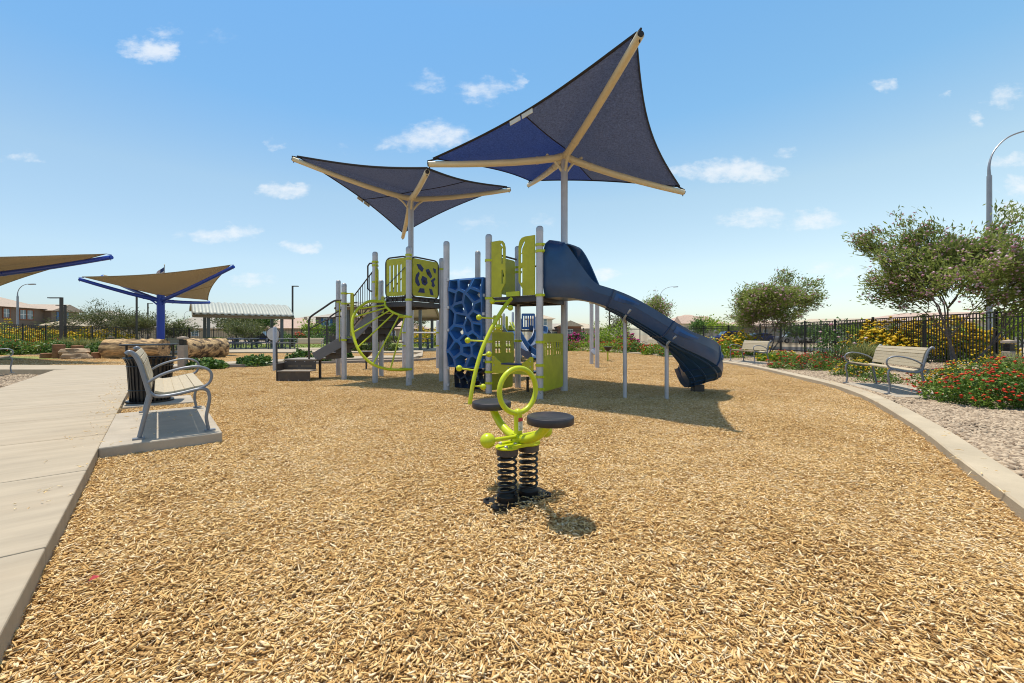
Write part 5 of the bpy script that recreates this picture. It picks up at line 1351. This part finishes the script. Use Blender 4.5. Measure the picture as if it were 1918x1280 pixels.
shrub('lantana', 'brownish red-tipped lantana behind the wide red one', 'shrub', 11.3, 14.9, .02, .9, .7, .46, 2200, .07, leaf_mat('reddish_leaf', (.10,.07,.02), (.22,.17,.05), .3), [(fl_red,150,.032)], 6, G1)
shrub('lantana', 'thin straggly lantana growing under the large bench', 'shrub', 8.3, 9.2, .02, .5, .35, .24, 500, .055, lf_lant, [(fl_red,16,.02)], 7, G1, stemn=18)
for i, (px, Y, rx, h, fm, fn, lb) in enumerate(((1092,28.5,1.5,.75,fl_mag,120,'orange-flowered shrub at the back kerb left of the twin posts'), (1060,28.5,1.0,.70,fl_red,110,'reddish shrub right beside the tall sail pole at the back kerb'),
        (1160,26,1.2,.8,fl_red,110,'red-flowered shrub behind the first slide support'), (1192,25,.9,.6,fl_red,70,'small shrub left of the small distant bench'), (1232,22.6,.9,.6,fl_red,90,'red-flowered shrub right of the small distant bench'),
        (1265,21,.9,.55,fl_red,70,'low shrub behind the second slide support'), (1350,19.5,1.0,.75,fl_red,120,'orange-red shrub right behind the slide exit'), (1300,20.2,.8,.5,fl_yel,60,'low yellow-dotted shrub hidden behind the slide exit'),
        (1455,16.6,.7,.42,fl_yel,60,'yellow-dotted shrub behind the bench right of the slide exit'))):
    shrub('lantana', lb, 'shrub', gx(px,Y), Y, .02, rx, rx*.8, h, 1300, .12, lf_lant if i % 2 else lf_yell, [(fm, fn, .05)], 20+i, G1, stemn=8)
G2 = 'low shrubs by the back kerb'
for i, (px, Y, rx, h, lb) in enumerate(((386,13.3,.62,.33,'dark green ground shrub just right of the bollard light'), (477,14.6,.62,.38,'dark green ground shrub midway along the grey kerb'), (561,16.4,.55,.50,'dark green shrub behind the brown steps'),
        (603,16.9,.32,.24,'small dark shrub right below the stair stringer'), (630,18.9,.5,.55,'dark green shrub between the stringer and the grey posts'), (651,18.3,.25,.35,'tiny shrub just left of the dark bowl stool'))):
    shrub('groundcover_shrub', lb, 'shrub', gx(px,Y), Y, .03, rx, rx*.8, h, 900, .13, lf_dark, (), 40+i, G2, .6, 8)
# hedges
def hedge(label, px, Y, w, h, seed):
    x = gx(px, Y); t = thing('clipped_hedge', label, 'hedge', (0,0,0), 0, 'clipped hedges')
    n = 2600; d = unit(RNG.normal(size=(n,3))); q = np.sign(d)*np.abs(d)**.55; q = q/np.max(np.abs(q),axis=1,keepdims=True)**.6
    p = q*RNG.uniform(.86,1.03,(n,1))*np.array([w/2, w/2, h/2])+np.array([0,0,h/2]); p = p[p[:,2] > .02]
    stems(10, w*.35, w*.35, h*.8, .015).build('stem', barkm, t); leaves('foliage', p, .10, .06, lf_box, t, .6)
    t.location = (x, Y, .05); return t
hedge('round clipped hedge bush right of the short hollow log', 402, 26, 1.05, .88, 1); hedge('clipped hedge bush seen just right of the near grey post pair', 658, 27, 1.2, .95, 2)
hedge('clipped hedge bush seen through the left part of the fan climber', 683, 27.5, 1.3, .95, 3); hedge('clipped hedge bush seen through the middle of the fan climber', 724, 27, 1.3, 1.0, 4); hedge('small clipped hedge bush far left, beside the royal blue post', 316, 27, .9, .8, 5)
# grasses
def tuft(label, x, y, h, n, z=.03):
    a = RNG.uniform(0,6.28,n); tl = RNG.uniform(.05,.75,n); ln = h*RNG.uniform(.6,1.1,n)
    V = []; Q = []
    for i in range(n):
        d = Vector((math.cos(a[i])*tl[i], math.sin(a[i])*tl[i], 1)).normalized(); s = Vector((-math.sin(a[i]), math.cos(a[i]), 0))*.006; b0 = Vector((RNG.normal()*.06, RNG.normal()*.06, 0)); o = len(V)
        p1 = b0+d*ln[i]*.55; p2 = p1+(d+Vector((math.cos(a[i])*.35, math.sin(a[i])*.35,-.25))).normalized()*ln[i]*.45
        V += [b0-s, b0+s, p1+s, p1-s, p2+s*.2, p2-s*.2]; Q += [(o,o+1,o+2,o+3),(o+3,o+2,o+4,o+5)]
    o = npmesh('ornamental_grass', [tuple(v) for v in V], Q, lf_gras, None, np.repeat(RNG.uniform(0,1,n),2)); o.location = (x, y, z)
    return tag(o, label, 'grass clump', 'ornamental grass clumps')
tuft('green grass clump in front of the right bollard light', 10.3, 8.4, .75, 900); tuft('tall grass clump behind the left arm of the large bench', gx(1618,12.5), 12.5, .95, 900); tuft('grass clump right of the straggly shrub by the fence', gx(1640,13.6), 13.6, .8, 500)
tuft('pale grass clump behind the tall stump', gx(152,24), 24, .95, 700, .05); tuft('pale grass clump left of the small far bollard light', gx(176,25), 25, .95, 700, .05); tuft('pale grass clump at the left end of the grass row', gx(118,25), 25, 1.0, 700, .05); tuft('pale grass clump behind the long log', gx(228,26), 26, .9, 500, .05)
# left bed
G3 = 'shrubs in the left planting bed'
for i, (px, Y, rx, h, fm, lb) in enumerate(((48,23.2,1.6,.72,fl_red,'broad green shrub behind the left arm loop'), (85,24.0,1.2,.78,fl_red,'reddish-topped shrub behind the shortest stump'), (112,23.6,1.0,.65,None,'dark green shrub behind the tall stump'),
        (12,22.5,.9,.55,None,'low green shrub at the left picture edge'), (184,23,.85,.60,None,'dark green shrub right behind the flat rocks'), (8,24.5,1.0,.9,None,'leafy shrub at the far left before the fence'))):
    shrub('bed_shrub', lb, 'shrub', gx(px,Y), Y, .04, rx, rx*.8, h, 1500, .14, lf_dark if fm is None else lf_lant, [(fm,110,.030)] if fm else (), 60+i, G3, stemn=8)
G4 = 'yellow flowering bushes by the fence'
for i, (px, Y, rx, h, fn, lb) in enumerate(((12,38,1.8,2.3,60,'tall yellow-green bush at the left edge before the brown house'), (20,34.5,1.7,1.35,130,'yellow flowering bush low at the left edge by the fence'), (45,36.5,1.6,1.4,140,'yellow flowering bush left of the curved street lamp'),
        (88,38,1.8,1.6,130,'yellow flowering bush left of the twin dark lamps'), (128,40,1.5,1.5,90,'yellow flowering bush right of the twin dark lamps'), (150,42,1.9,1.8,150,'yellow flowering bush above the flat rocks'), (212,44,2.2,1.6,170,'yellow flowering bush above the long log'),
        (1385,22.5,1.3,1.15,300,'yellow flowering bush left of the pink-flowered middle tree'), (1690,17.5,1.6,1.6,620,'yellow flowering bush beyond the fence, left of the near tree trunk'), (1760,16.5,1.5,1.7,700,'big yellow flowering bush beyond the fence behind the near tree trunk'),
        (1825,16.0,1.2,1.3,420,'yellow flowering bush beyond the fence right of the near tree trunk'), (1640,19.5,1.2,1.3,380,'yellow flowering bush beyond the fence above the large bench'), (818,40,2.4,1.7,170,'yellow flowering bush under the second ramada'), (795,41,1.8,1.6,120,'yellow flowering bush left below the left deck'),
        (1310,25,1.2,1.0,50,'yellow-green bush at the fence above the slide bend'))):
    shrub('yellow_bush', lb, 'shrub', gx(px,Y), Y, .02, rx, rx*.8, h, 1500, .15, lf_yell, [(fl_yel, int(fn*(1.7 if Y > 25 else 1.1)), .12 if Y > 25 else .085)], 80+i, G4, stemn=10)
G5 = 'leafy bushes by the fence'
for i, (px, Y, rx, h, fm, fn, lb) in enumerate(((1572,14.0,.95,1.2,fl_pink,14,'glossy green bush by the fence between the two right benches'), (1150,31,1.7,1.9,None,0,'bright green bush at the back between twin posts and first slide support'), (1128,36,1.8,2.0,None,0,'green bush at the back fence behind the twin posts'),
        (1128,33,1.0,1.0,fl_mag,90,'magenta flowering bush behind the twin posts'), (1100,38,1.6,1.3,fl_mag,120,'magenta flowering bush left of the twin posts'), (1068,38,1.0,1.2,fl_mag,90,'magenta flowering bush right of the sail pole'), (560,48,1.0,1.2,fl_red,70,'red flowering bush behind the brown steps'), (536,47,1.6,1.2,None,0,'dark bush under the right end of the left ramada'),
        (1175,31,.9,1.2,fl_mag,40,'bush with magenta blooms right of the first slide support'), (590,49,1.7,1.6,None,0,'bushy shrub behind the stair handrail'), (668,50,1.6,1.5,None,0,'bushy shrub behind the fan climber'), (712,46,1.4,1.7,None,0,'dark bush seen through the fan climber rungs'))):
    shrub('leafy_bush', lb, 'shrub', gx(px,Y), Y, .02, rx, rx*.8, h, 1500, .10 if Y < 20 else .2, lf_yell if i in (1,2) else lf_dark, [(fm, fn, .06 if Y < 20 else .12)] if fm else (), 110+i, G5, .45, 10)

# ---------------------------------------------------------------- trees
def tree(name, label, x, y, h, w, n, leaf, lm, flower=None, fn=0, fr=.05, seed=0, trunks=3, base=.05, group='trees around the playground', crown0=.28, aspect=.25, spread=1., gam=1.3, depth=2, tr=.035, clump=.22, droop=.2):
    rs = random.Random(seed); t = thing(name, label, 'tree', (0,0,0), 0, group); b = MB(); tips = []
    def grow(p, d, ln, r, lv):
        q = [p]; dd = d.copy()
        for k in range(4):
            dd = (dd+Vector((rs.gauss(0,.13), rs.gauss(0,.13), rs.gauss(.02,.08)))).normalized(); q.append(q[-1]+dd*ln/4)
        b.tube(q, [r*(1-.55*k/4) for k in range(5)], 6 if lv else 8)
        if lv >= 1: tips.extend((q[k], lv) for k in (2, 3, 4))
        if lv < depth+1:
            for k in range(rs.choice((3, 4)) if lv else 4):
                a = rs.uniform(0, 6.28); s = q[rs.choice((2, 3, 4))]
                out = Vector((math.cos(a), math.sin(a), rs.uniform(-.05,.75)))
                grow(s, (dd*.7+out*rs.uniform(.6,1.0)).normalized(), ln*rs.uniform(.55,.8), r*.5, lv+1)
    for i in range(trunks):
        a = 6.28*i/trunks+rs.uniform(-.5,.5); o = Vector((math.cos(a)*.08, math.sin(a)*.08, -.05))
        grow(o, Vector((math.cos(a)*.45*spread, math.sin(a)*.45*spread, 1)).normalized(), h*.36, tr*rs.uniform(.8,1.1), 0)
    # fit the skeleton to the crown size
    P = np.array([tuple(p) for p, lv in tips]); 
    mx = np.percentile(np.abs(P[:,:2]), 97); mz = np.percentile(P[:,2], 98)
    sx, sz = (w/2*.92)/mx, (h*.94)/mz
    S = Matrix.Diagonal((sx, sx, sz, 1)); b.v = [S @ v for v in b.v]
    b.build('trunk', barkm, t)
    P = P*np.array([sx, sx, sz]); P = P[P[:,2] > h*crown0]
    per = RNG.integers(0, len(P), n)
    wts = RNG.gamma(gam, 1, len(P)); wts /= wts.sum(); per = RNG.choice(len(P), n, p=wts)
    off = RNG.normal(size=(n,3))*clump*np.array([1,1,.75])
    pts = P[per]+off; pts = pts[pts[:,2] > h*crown0*.75]; n = len(pts)
    cv = RNG.uniform(0,.5,len(P))[per[:n]]
    dirs = unit(pts-np.array([0,0,h*.35]))
    leaves('crown', pts, leaf, leaf*aspect, lm, t, .2, np.clip(cv+RNG.uniform(0,.5,n),0,1), dirs, droop)
    if flower:
        q = P[RNG.choice(len(P), fn, p=wts)]+unit(RNG.normal(size=(fn,3)))*clump*1.25*RNG.uniform(.6,1.3,(fn,1)); blobs('blossom', q, fr, flower, t, .9)
    t.location = (x, y, base); t.rotation_euler = (0,0,rs.uniform(0,6.28)); return t
tree('willow_tree', 'nearest pink-flowered desert willow on a twisted trunk, behind the large bench', gx(1795,11.6), 11.6, 4.5, 4.1, 32000, .15, lf_tree, fl_pink, 4400, .038, 5, 3, .03, crown0=.13, tr=.034, depth=3, clump=.125, spread=1.0, gam=.6)
tree('willow_tree', 'middle pink-flowered desert willow rising behind the bench right of the slide', gx(1434,21), 21, 4.1, 4.7, 26000, .16, lf_tree, fl_pink, 1500, .055, 12, 4, .03, crown0=.10, tr=.032, clump=.14, depth=3, gam=.55)
tree('willow_tree', 'farthest pink-flowered desert willow above the lower slide', gx(1232,36), 36, 4.4, 4.6, 8000, .22, lf_tree, fl_pink, 800, .07, 17, 3, .03, crown0=.25, clump=.26)
tree('willow_tree', 'thin small willow at the fence beside the first slide support', gx(1163,34), 34, 2.9, 2.4, 1300, .22, lf_olive, fl_pink, 60, .06, 21, 2, .03, clump=.2)
tree('mesquite_tree', 'wide feathery mesquite tree left of the royal blue post', gx(210,44), 44, 4.3, 7.6, 6500, .32, lf_olive, None, 0, 0, 23, 4, .0, crown0=.3, aspect=.2, clump=.34, spread=1.4)
tree('mesquite_tree', 'smaller feathery mesquite right of the wide one, beside the blue post', gx(268,46), 46, 3.6, 5.0, 3500, .32, lf_olive, None, 0, 0, 27, 3, .0, crown0=.3, aspect=.2, clump=.34)
tree('mesquite_tree', 'dark bushy tree in the middle background under the left ramada', gx(440,58), 58, 4.0, 8.5, 4000, .42, lf_olive, None, 0, 0, 31, 4, .0, crown0=.25, aspect=.3, clump=.45)
tree('mesquite_tree', 'dark bushy tree right of centre under the left ramada', gx(472,60), 60, 4.4, 6.0, 3200, .42, lf_dark, None, 0, 0, 33, 3, .0, crown0=.25, aspect=.3, clump=.45)
tree('mesquite_tree', 'low pale tree in front, under the middle of the left ramada', gx(462,46), 46, 2.7, 4.8, 2200, .32, lf_olive, None, 0, 0, 37, 4, .0, crown0=.15, aspect=.25, clump=.34)
tree('mesquite_tree', 'small rounded tree just left of the left ramada', gx(331,58), 58, 3.1, 4.4, 1800, .40, lf_olive, None, 0, 0, 39, 3, .0, crown0=.2, aspect=.3, clump=.4)
tree('mesquite_tree', 'small tree beyond the fence, seen beside the centre post of the left deck', gx(782,62), 62, 4.6, 2.6, 900, .40, lf_olive, None, 0, 0, 41, 2, .0, clump=.35)
for i, (px, Y, h, w, lb) in enumerate(((1330,70,4.2,6,'distant green tree beside the white house'), (1305,60,3.4,3.2,'small yellow-green tree before the white house'), (1362,66,3.2,5,'distant low tree right of the white house'), (1560,48,2.6,4,'low green tree beyond the right fence left of the near willow'), (1622,44,2.2,4,'low green tree beyond the fence above the large bench'),
        (1500,52,2.4,3.5,'low tree beyond the parked cars'), (585,66,3.4,4,'distant round tree above the stair handrail'), (638,70,3.2,5,'distant tree behind the grey post pair'), (1890,26,2.6,3.4,'green tree beyond the right fence at the picture edge'), (375,96,5.2,9,'distant dark tree above the rooftops left of the ramada'))):
    tree('distant_tree', lb, gx(px,Y), Y, h, w, 900, .42, lf_dark if i % 2 else lf_yell, None, 0, 0, 50+i, 2, 0, 'distant background trees', .12, .4, clump=.45)
def palm(label, px, Y, h):
    x = gx(px, Y); t = thing('palm_tree', label, 'palm tree', (0,0,0), 0, 'distant palm trees')
    MB().tube([(0,0,0),(.1,0,h*.5),(.05,0,h)], [.28,.2,.2], 8).build('trunk', barkm, t)
    n = 260; d = unit(RNG.normal(size=(n,3))+np.array([0,0,.25])); p = d*RNG.uniform(.3,1.3,(n,1))+np.array([.05,0,h]); leaves('crown', p, 1.1, .16, lf_dark, t, .1, None, d, .3)
    t.location = (x, Y, 0)
palm('left one of two tiny distant palms right of the sail pole', 1096.5, 120, 3.0); palm('right one of two tiny distant palms right of the sail pole', 1102.5, 122, 3.1)
palm('lone tiny distant palm right of the twin grey posts', 1126, 140, 2.6)

# ---------------------------------------------------------------- street lamps, flagpole
def arc_lamp(label, x, y, h, r, arm, dirx, mat=None):
    t = thing('street_lamp', label, 'street lamp', (x, y, 0), 0, 'street and path lamps'); m = mat or lampgrey
    MB().lathe([(r*1.5,0),(r*1.5,.3),(r,.32),(r*.78,h*.8)], (x, y, 0), 14).build('pole', m, t)
    c = [(x, y, h*.8-.05), (x, y, h*.85), (x+dirx*arm*.10, y, h*.91), (x+dirx*arm*.35, y, h*.965), (x+dirx*arm*.7, y, h*.995), (x+dirx*arm, y, h)]
    a = MB().tube(catmull(c, 6), [r*.62-r*.32*min(1,k/9) for k in range(31)], 8).build('arm', m, t)
    MB().box((x+dirx*(arm+.25), y, h-.02), (.65,.26,.11), Matrix.Rotation(-.05*dirx,3,'Y')).build('lamp_head', m, t, bevel=.03); return t
arc_lamp('tall near street lamp with a curved arm, behind the nearest willow at the right edge', gx(1853,17.5), 17.5, 9.9, .105, 2.2, 1)
arc_lamp('curved street lamp in front of the brown two-storey house', gx(33,44), 44, 6.6, .11, 1.3, 1)
arc_lamp('curved street lamp above the farthest willow', gx(1237,60), 60, 8.2, .10, 2.0, 1)
arc_lamp('tiny far curved street lamp left of the left ramada', gx(345,100), 100, 7.0, .1, 1.3, 1)
def square_lamp(label, px, Y, h, r, arm, d):
    x = gx(px, Y); t = thing('path_lamp', label, 'path lamp', (x, Y, 0), 0, 'street and path lamps')
    MB().box((x, Y, h/2), (r*2, r*2, h)).build('pole', lampdark, t); MB().box((x, Y, .4), (r*3, r*3, .8)).build('pole_base', lampdark, t)
    MB().box((x+d*arm*.5, Y, h-.04), (arm, .22, .07)).build('lamp_head', lampdark, t, bevel=.01); return t
square_lamp('larger dark square path lamp, front one of the pair before the brown house', 115, 30.5, 3.92, .075, .95, -1)
square_lamp('smaller dark square path lamp, rear one of the pair before the brown house', 122, 38.5, 3.95, .07, .8, -1)
square_lamp('tall thin dark lamp pole right of the left ramada', 548, 36, 5.45, .055, .5, 1); square_lamp('thin dark lamp pole rising behind the tan sail', 256, 38, 5.9, .055, .5, -1)
square_lamp('short thin lamp pole right of the wide mesquite', 277, 60, 5.8, .06, .7, 1); square_lamp('thin dark lamp pole seen under the blue slide', 1141.5, 48, 5.3, .07, .4, -1)
fp = thing('flagpole', 'thin flagpole with a drooping flag above the tan sail', 'flagpole', (gx(308,52),52,0))
MB().tube([(gx(308,52),52,0),(gx(308,52),52,10.0)], [.07,.04], 8).build('pole', lampgrey, fp); MB().sphere((gx(308,52),52,10.05), .07, 8, 6).build('finial', cream, fp)
def flagcell(mat, u0, u1, v0, v1, b=None):
    b = b or MB(); v = []; n = 8
    for k in range(n+1):
        u_ = u0+(u1-u0)*k/n
        for vv in (v0, v1): v.append((gx(308,52)-.06-u_*1.05, 52+.10*math.sin(u_*7)*u_, 9.75-vv*.95-u_*.55*(1-.2*vv)-.25*u_*u_))
    return b.add(v, [(2*k, 2*k+1, 2*k+3, 2*k+2) for k in range(n)])
fr_, fw_ = MB(), MB()
for k in range(13): flagcell(None, .45 if k < 7 else 0, 1, k/13, (k+1)/13, fr_ if k % 2 == 0 else fw_)
fl_ = fr_.build('flag', M('flag_red', (.30,.03,.04), .8), fp); fw_.build('flag_white_stripes', white, fl_)
flagcell(None, 0, .45, 0, 7/13).build('flag_canton', M('flag_blue', (.02,.03,.12), .8), fl_)

# ---------------------------------------------------------------- houses
stucco = {k: M('stucco_'+k, c, .9, 0, .06, 2) for k, c in dict(brown=(.17,.125,.095), tan=(.40,.32,.22), cream=(.55,.50,.42), grey=(.33,.30,.27), taupe=(.24,.18,.15), redbrown=(.20,.10,.065)).items()}
trim = M('rust_trim', (.22,.075,.03), .7); 
def roofmat(name, c):
    m = M(name, c, .85, 0, .28, 3, bump=.5, bscale=14, stretch=(5,1,1)); return m
roofs = dict(clay=roofmat('clay_tile_roof', (.42,.33,.26)), sand=roofmat('sand_tile_roof', (.46,.38,.28)), grey=roofmat('grey_tile_roof', (.36,.32,.27)), pink=roofmat('pink_tile_roof', (.46,.33,.26)))
def house(label, cx_, cy_, w, d, eave, rise, wall, roof, rz=0, wins=(), kind_='hip', oh=.5, garage=None, shutters=False, trimmat=None, chimney=False):
    t = thing('house', label, 'house', (0,0,0), 0, 'houses around the park')
    wl_ = MB().box((0,0,eave/2), (w, d, eave)).build('wall', stucco[wall], t)
    x, y = w/2+oh, d/2+oh; e = eave-.08; v = []
    ry = y if kind_ == 'hip' else 0
    if w >= d:
        rx0 = x-ry if kind_ == 'hip' else x; top = [(-rx0,0,e+rise),(rx0,0,e+rise)]
        fs = [(0,1,5,4),(1,2,5),(2,3,4,5),(3,0,4),(3,2,1,0)]
    else:
        top = [(0,-(y-x) if kind_ == 'hip' else -y,e+rise),(0,(y-x) if kind_ == 'hip' else y,e+rise)]; fs = [(0,1,4),(1,2,5,4),(2,3,5),(3,0,4,5),(3,2,1,0)]
    rf = MB().add([(-x,-y,e),(x,-y,e),(x,y,e),(-x,y,e)]+top, fs).build('roof', roofs[roof], t, smooth=0)
    md = rf.modifiers.new('eave', 'SOLIDIFY'); md.thickness = .12; md.offset = 1
    if kind_ == 'gable':
        g = MB()
        if w < d:
            for s in (-1, 1): g.prism([[(-w/2,0),(w/2,0),(0,rise*w/2/x*.96)]], (0,s*(d/2-.06),eave), (1,0,0), (0,0,1), .1)
        else:
            for s in (-1, 1): g.prism([[(-d/2,0),(d/2,0),(0,rise*d/2/y*.96)]], (s*(w/2-.06),0,eave), (0,1,0), (0,0,1), .1)
        g.build('gable', stucco[wall], t)
    if chimney: MB().box((w*.2, 0, eave+rise*.9), (.5,.5,.9)).build('chimney', stucco[wall], rf)
    for (u_, z, ww, hh) in wins:
        fr = MB(); yf = -d/2-.03; c = (u_, yf, z)
        for s in (-1, 1): fr.box((u_+s*(ww/2+.05), yf, z), (.12,.10,hh+.22)); fr.box((u_, yf-.004, z+s*(hh/2+.05)), (ww-.02,.10,.12))
        f_ = fr.build('window', trimmat or white, t)
        MB().box((u_, yf+.012, z), (ww, .03, hh)).build('pane', glass, f_)
        mu = MB(); mu.box((u_, yf-.008, z), (.06,.03,hh)); mu.box((u_, yf-.012, z), (ww,.03,.06)); mu.build('mullion', white, f_)
        if shutters:
            sh_ = MB()
            for s in (-1, 1): sh_.box((u_+s*(ww/2+.33), yf, z), (.38,.06,hh+.1))
            sh_.build('shutter', M('blue_shutter', (.05,.13,.28), .6), f_)
    if garage: 
        MB().box((garage[0], -d/2-.03, 1.1), (garage[1], .06, 2.2)).build('garage_door', white, t)
    t.location = (cx_, cy_, 0); t.rotation_euler = (0,0,rz); return t
HR = R(101); hd_, hn_, hc_ = Vector((math.cos(HR), math.sin(HR), 0)), Vector((math.sin(HR), -math.cos(HR), 0)), Vector((-74.5, 65, 0))
def hs(px):                                                   # distance along the facade, from its right corner, of the window seen at this column
    k = (px-CX)/F; return (hc_.x-k*hc_.y)/(hd_.x-k*hd_.y)
hm = hc_ - hd_*8.75 - hn_*4.5
def hu(px): return 8.75-hs(px)
house('brown two-storey house with rust window trim at the left edge', hm.x, hm.y, 17.5, 9, 5.3, 2.1, 'brown', 'clay', HR, [(hu(11.5),4.3,.9,1.3),(hu(43),4.2,1.0,1.4),(hu(55.5),4.2,1.0,1.4),(hu(24),1.6,1.6,1.4)], trimmat=trim)
hw = hc_ + hd_*2.6 - hn_*3
house('brown gabled wing of the two-storey house, with one blue-shuttered window', hw.x, hw.y, 5.2, 8, 5.1, 1.05, 'brown', 'clay', HR, [(-.6,4.1,1.2,1.5)], 'gable', trimmat=trim, shutters=True)
hw = hc_ + hd_*2.4 + hn_*3.4
house('low wing of the brown house with a wide sloping tiled roof', hw.x, hw.y, 8, 4.6, 2.7, 1.05, 'brown', 'sand', HR, [(0,1.3,1.2,1.0)], trimmat=trim)
house('low grey-roofed house behind the wide mesquite', gx(168,80), 84, 13, 12, 2.8, 3.3, 'tan', 'grey', .05, [(0,1.5,1.5,1.2)])
house('low house with a small arched gable right of the dark path lamps', gx(145,66), 68, 7, 6, 2.6, 1.1, 'tan', 'sand', .0, [(0,1.4,1.4,1.0)], 'gable')
house('low pale-roofed house left of the ramada columns', gx(355,92), 96, 12, 10, 2.7, 3.0, 'tan', 'grey', 0, [(2,1.5,1.5,1.1)])
house('low pink-roofed house between the ramada columns', gx(495,88), 92, 10, 9, 2.6, 1.9, 'cream', 'pink', 0, [(0,1.5,1.6,1.1)])
house('low pink-roofed house behind the right ramada column', gx(532,84), 88, 12, 9, 2.6, 2.2, 'tan', 'pink', 0, [(-2,1.5,1.6,1.1)], chimney=True)
house('grey two-window house above the stair stringer', gx(572,96), 100, 13, 10, 4.0, 1.7, 'grey', 'grey', 0, [(-1.3,3.5,1.2,1.0),(1.3,3.5,1.2,1.0)])
house('brown house with blue shutters behind the grey post pair', gx(631,72), 75, 6.5, 8, 4.3, 1.0, 'taupe', 'grey', 0, [(-1.3,3.4,.9,1.2),(1.6,3.4,.9,1.2)], shutters=True)
house('low cream house seen through the fan climber', gx(735,95), 99, 14, 9, 2.7, 1.9, 'tan', 'pink', 0, [(0,1.5,1.6,1.1)])
house('tall cream house right of the far toddler structure', gx(1012,78), 81, 4.5, 7, 4.3, .9, 'cream', 'sand', 0, [(.6,3.6,1.2,1.2)])
house('low red-brown house directly left of the sail pole', gx(1037,88), 92, 9, 8, 2.4, 1.3, 'redbrown', 'grey', 0, [(0,1.4,1.5,1.0)], 'gable')
house('brown stone-fronted house right of the sail pole', gx(1068,84), 88, 4.5, 8, 3.0, 1.1, 'redbrown', 'sand', 0, [(0,1.6,1.0,1.2)], 'gable')
house('low house with a long pale roof behind the twin grey posts', gx(1090,96), 102, 12, 9, 2.6, 1.4, 'cream', 'sand', 0, [(0,1.5,1.5,1.1)])
house('white gabled house right of the farthest willow', gx(1304,78), 82, 10, 9, 3.4, 1.75, 'cream', 'pink', 0, [(-3.6,2.6,.8,1.3),(3.4,2.6,.9,1.2)])
house('front gable of the white house with one small dark window', gx(1306,74), 76, 4.6, 3, 3.3, 1.3, 'cream', 'pink', 0, [(0,2.5,1.1,1.0)], 'gable')
house('low house with a flat pale roofline behind the middle willow', gx(1480,84), 88, 24, 9, 3.0, 1.2, 'tan', 'pink', 0, [(-5,1.6,1.5,1.1),(5,1.6,1.5,1.1)], garage=(0,4.5))
house('low pale house beyond the right fence above the large bench', gx(1620,58), 63, 16, 9, 2.6, 1.0, 'cream', 'sand', -.2, [(-3,1.5,1.5,1.1)], garage=(2.5,4.5))
house('pale house beyond the right fence at the picture edge', gx(1850,40), 44, 16, 9, 2.6, .9, 'cream', 'pink', -.4, [(-3,1.5,1.5,1.1),(3,1.5,1.5,1.1)])

# ---------------------------------------------------------------- parked cars beyond the fence
tyrem = M('tyre', (.015,.015,.016), .8); rimm = M('wheel_rim', (.35,.35,.37), .35, .7)
def car(label, x, y, rz, col, suv=True, rough=.25):
    t = thing('parked_car', label, 'car', (0,0,0), 0, 'cars parked beyond the fence'); H = 1.72 if suv else 1.45
    pm = M('car_paint', col, rough, .3, .03)
    prof = [(-2.25,.38),(2.2,.38),(2.28,.60),(2.2,.88),(1.25,1.0),(.55,H-.06),(.2,H),(-1.75,H),(-2.1,1.12),(-2.28,1.0)] if suv else [(-2.3,.36),(2.2,.36),(2.28,.58),(2.15,.80),(1.2,.93),(.35,H-.05),(0,H),(-1.0,H-.02),(-1.75,1.0),(-2.25,.92)]
    MB().prism([prof], (0,0,0), (1,0,0), (0,0,1), 1.78).build('body', pm, t, bevel=.05)
    wn_ = MB()
    for s in (-1, 1):
        for q_ in ([(.98,1.03),(.48,H-.14),(-.38,H-.12),(-.38,1.03)], [(-.48,1.03),(-.48,H-.12),(-1.62,H-.14),(-1.85,1.10)]):
            q_ = [(a, min(b_, H-.12)) for a, b_ in q_]; wn_.prism([q_], (0,s*.893,0), (1,0,0), (0,0,1), .012)
    wn_.build('side_window', M('car_glass', (.01,.012,.015), .06), t)
    ws = MB(); ws.beam((1.20,0,1.035),(.60,0,H-.10), 1.50, .012); ws.build('windscreen', glass, t)
    for sx in (-1.4, 1.38):
        for s in (-1, 1):
            m = Matrix.Rotation(R(90),3,'X'); w = MB().lathe([(.2,-.11),(.33,-.10),(.345,-.05),(.345,.05),(.33,.10),(.2,.11)], (sx, s*.82, .345), 20, m).build('wheel', tyrem, t)
            MB().lathe([(.001,-.115),(.19,-.112),(.2,0),(.19,.112),(.001,.115)], (sx, s*.82, .345), 14, m).build('rim', rimm, w)
    for s in (-1, 1): MB().box((2.22, s*.66, .72), (.08,.34,.12)).build('headlight', white, t, bevel=.02); MB().box((-2.25, s*.70, .86), (.06,.26,.16)).build('tail_light', signred, t, bevel=.02)
    t.location = (x, y, -.03); t.rotation_euler = (0,0,rz); return t
car('silver SUV parked beyond the fence between the two right willows', gx(1487,57), 57, 3.05, (.42,.43,.46))
car('white car parked beyond the fence right of the silver SUV', gx(1535,56), 56, 3.05, (.6,.6,.6), False)
car('dark blue car parked beyond the fence behind the middle willow', gx(1418,60), 60, 3.05, (.03,.05,.22), False)
car('blue SUV parked beyond the fence left of the middle willow', gx(1362,62), 62, 3.05, (.04,.06,.25))
car('dark car parked beyond the fence under the left ramada', gx(490,66), 66, 0, (.02,.025,.04)); car('dark car parked on the street before the brown house', gx(6,46), 46, 1.9, (.015,.015,.02), False)
# small things at the back fence
t = thing('utility_box', 'small white utility box at the back fence right of the sail pole', 'utility box', (gx(1078.5,44),44,0))
MB().box((gx(1078.5,44),44,.75), (.42,.3,1.0)).build('cabinet', white, t, bevel=.02); MB().box((gx(1078.5,44),43.84,.8), (.34,.02,.8)).build('door', M('box_door', (.55,.56,.56), .5), t); MB().box((gx(1078.5,44),44,.13), (.3,.2,.26)).build('plinth', concrete, t)
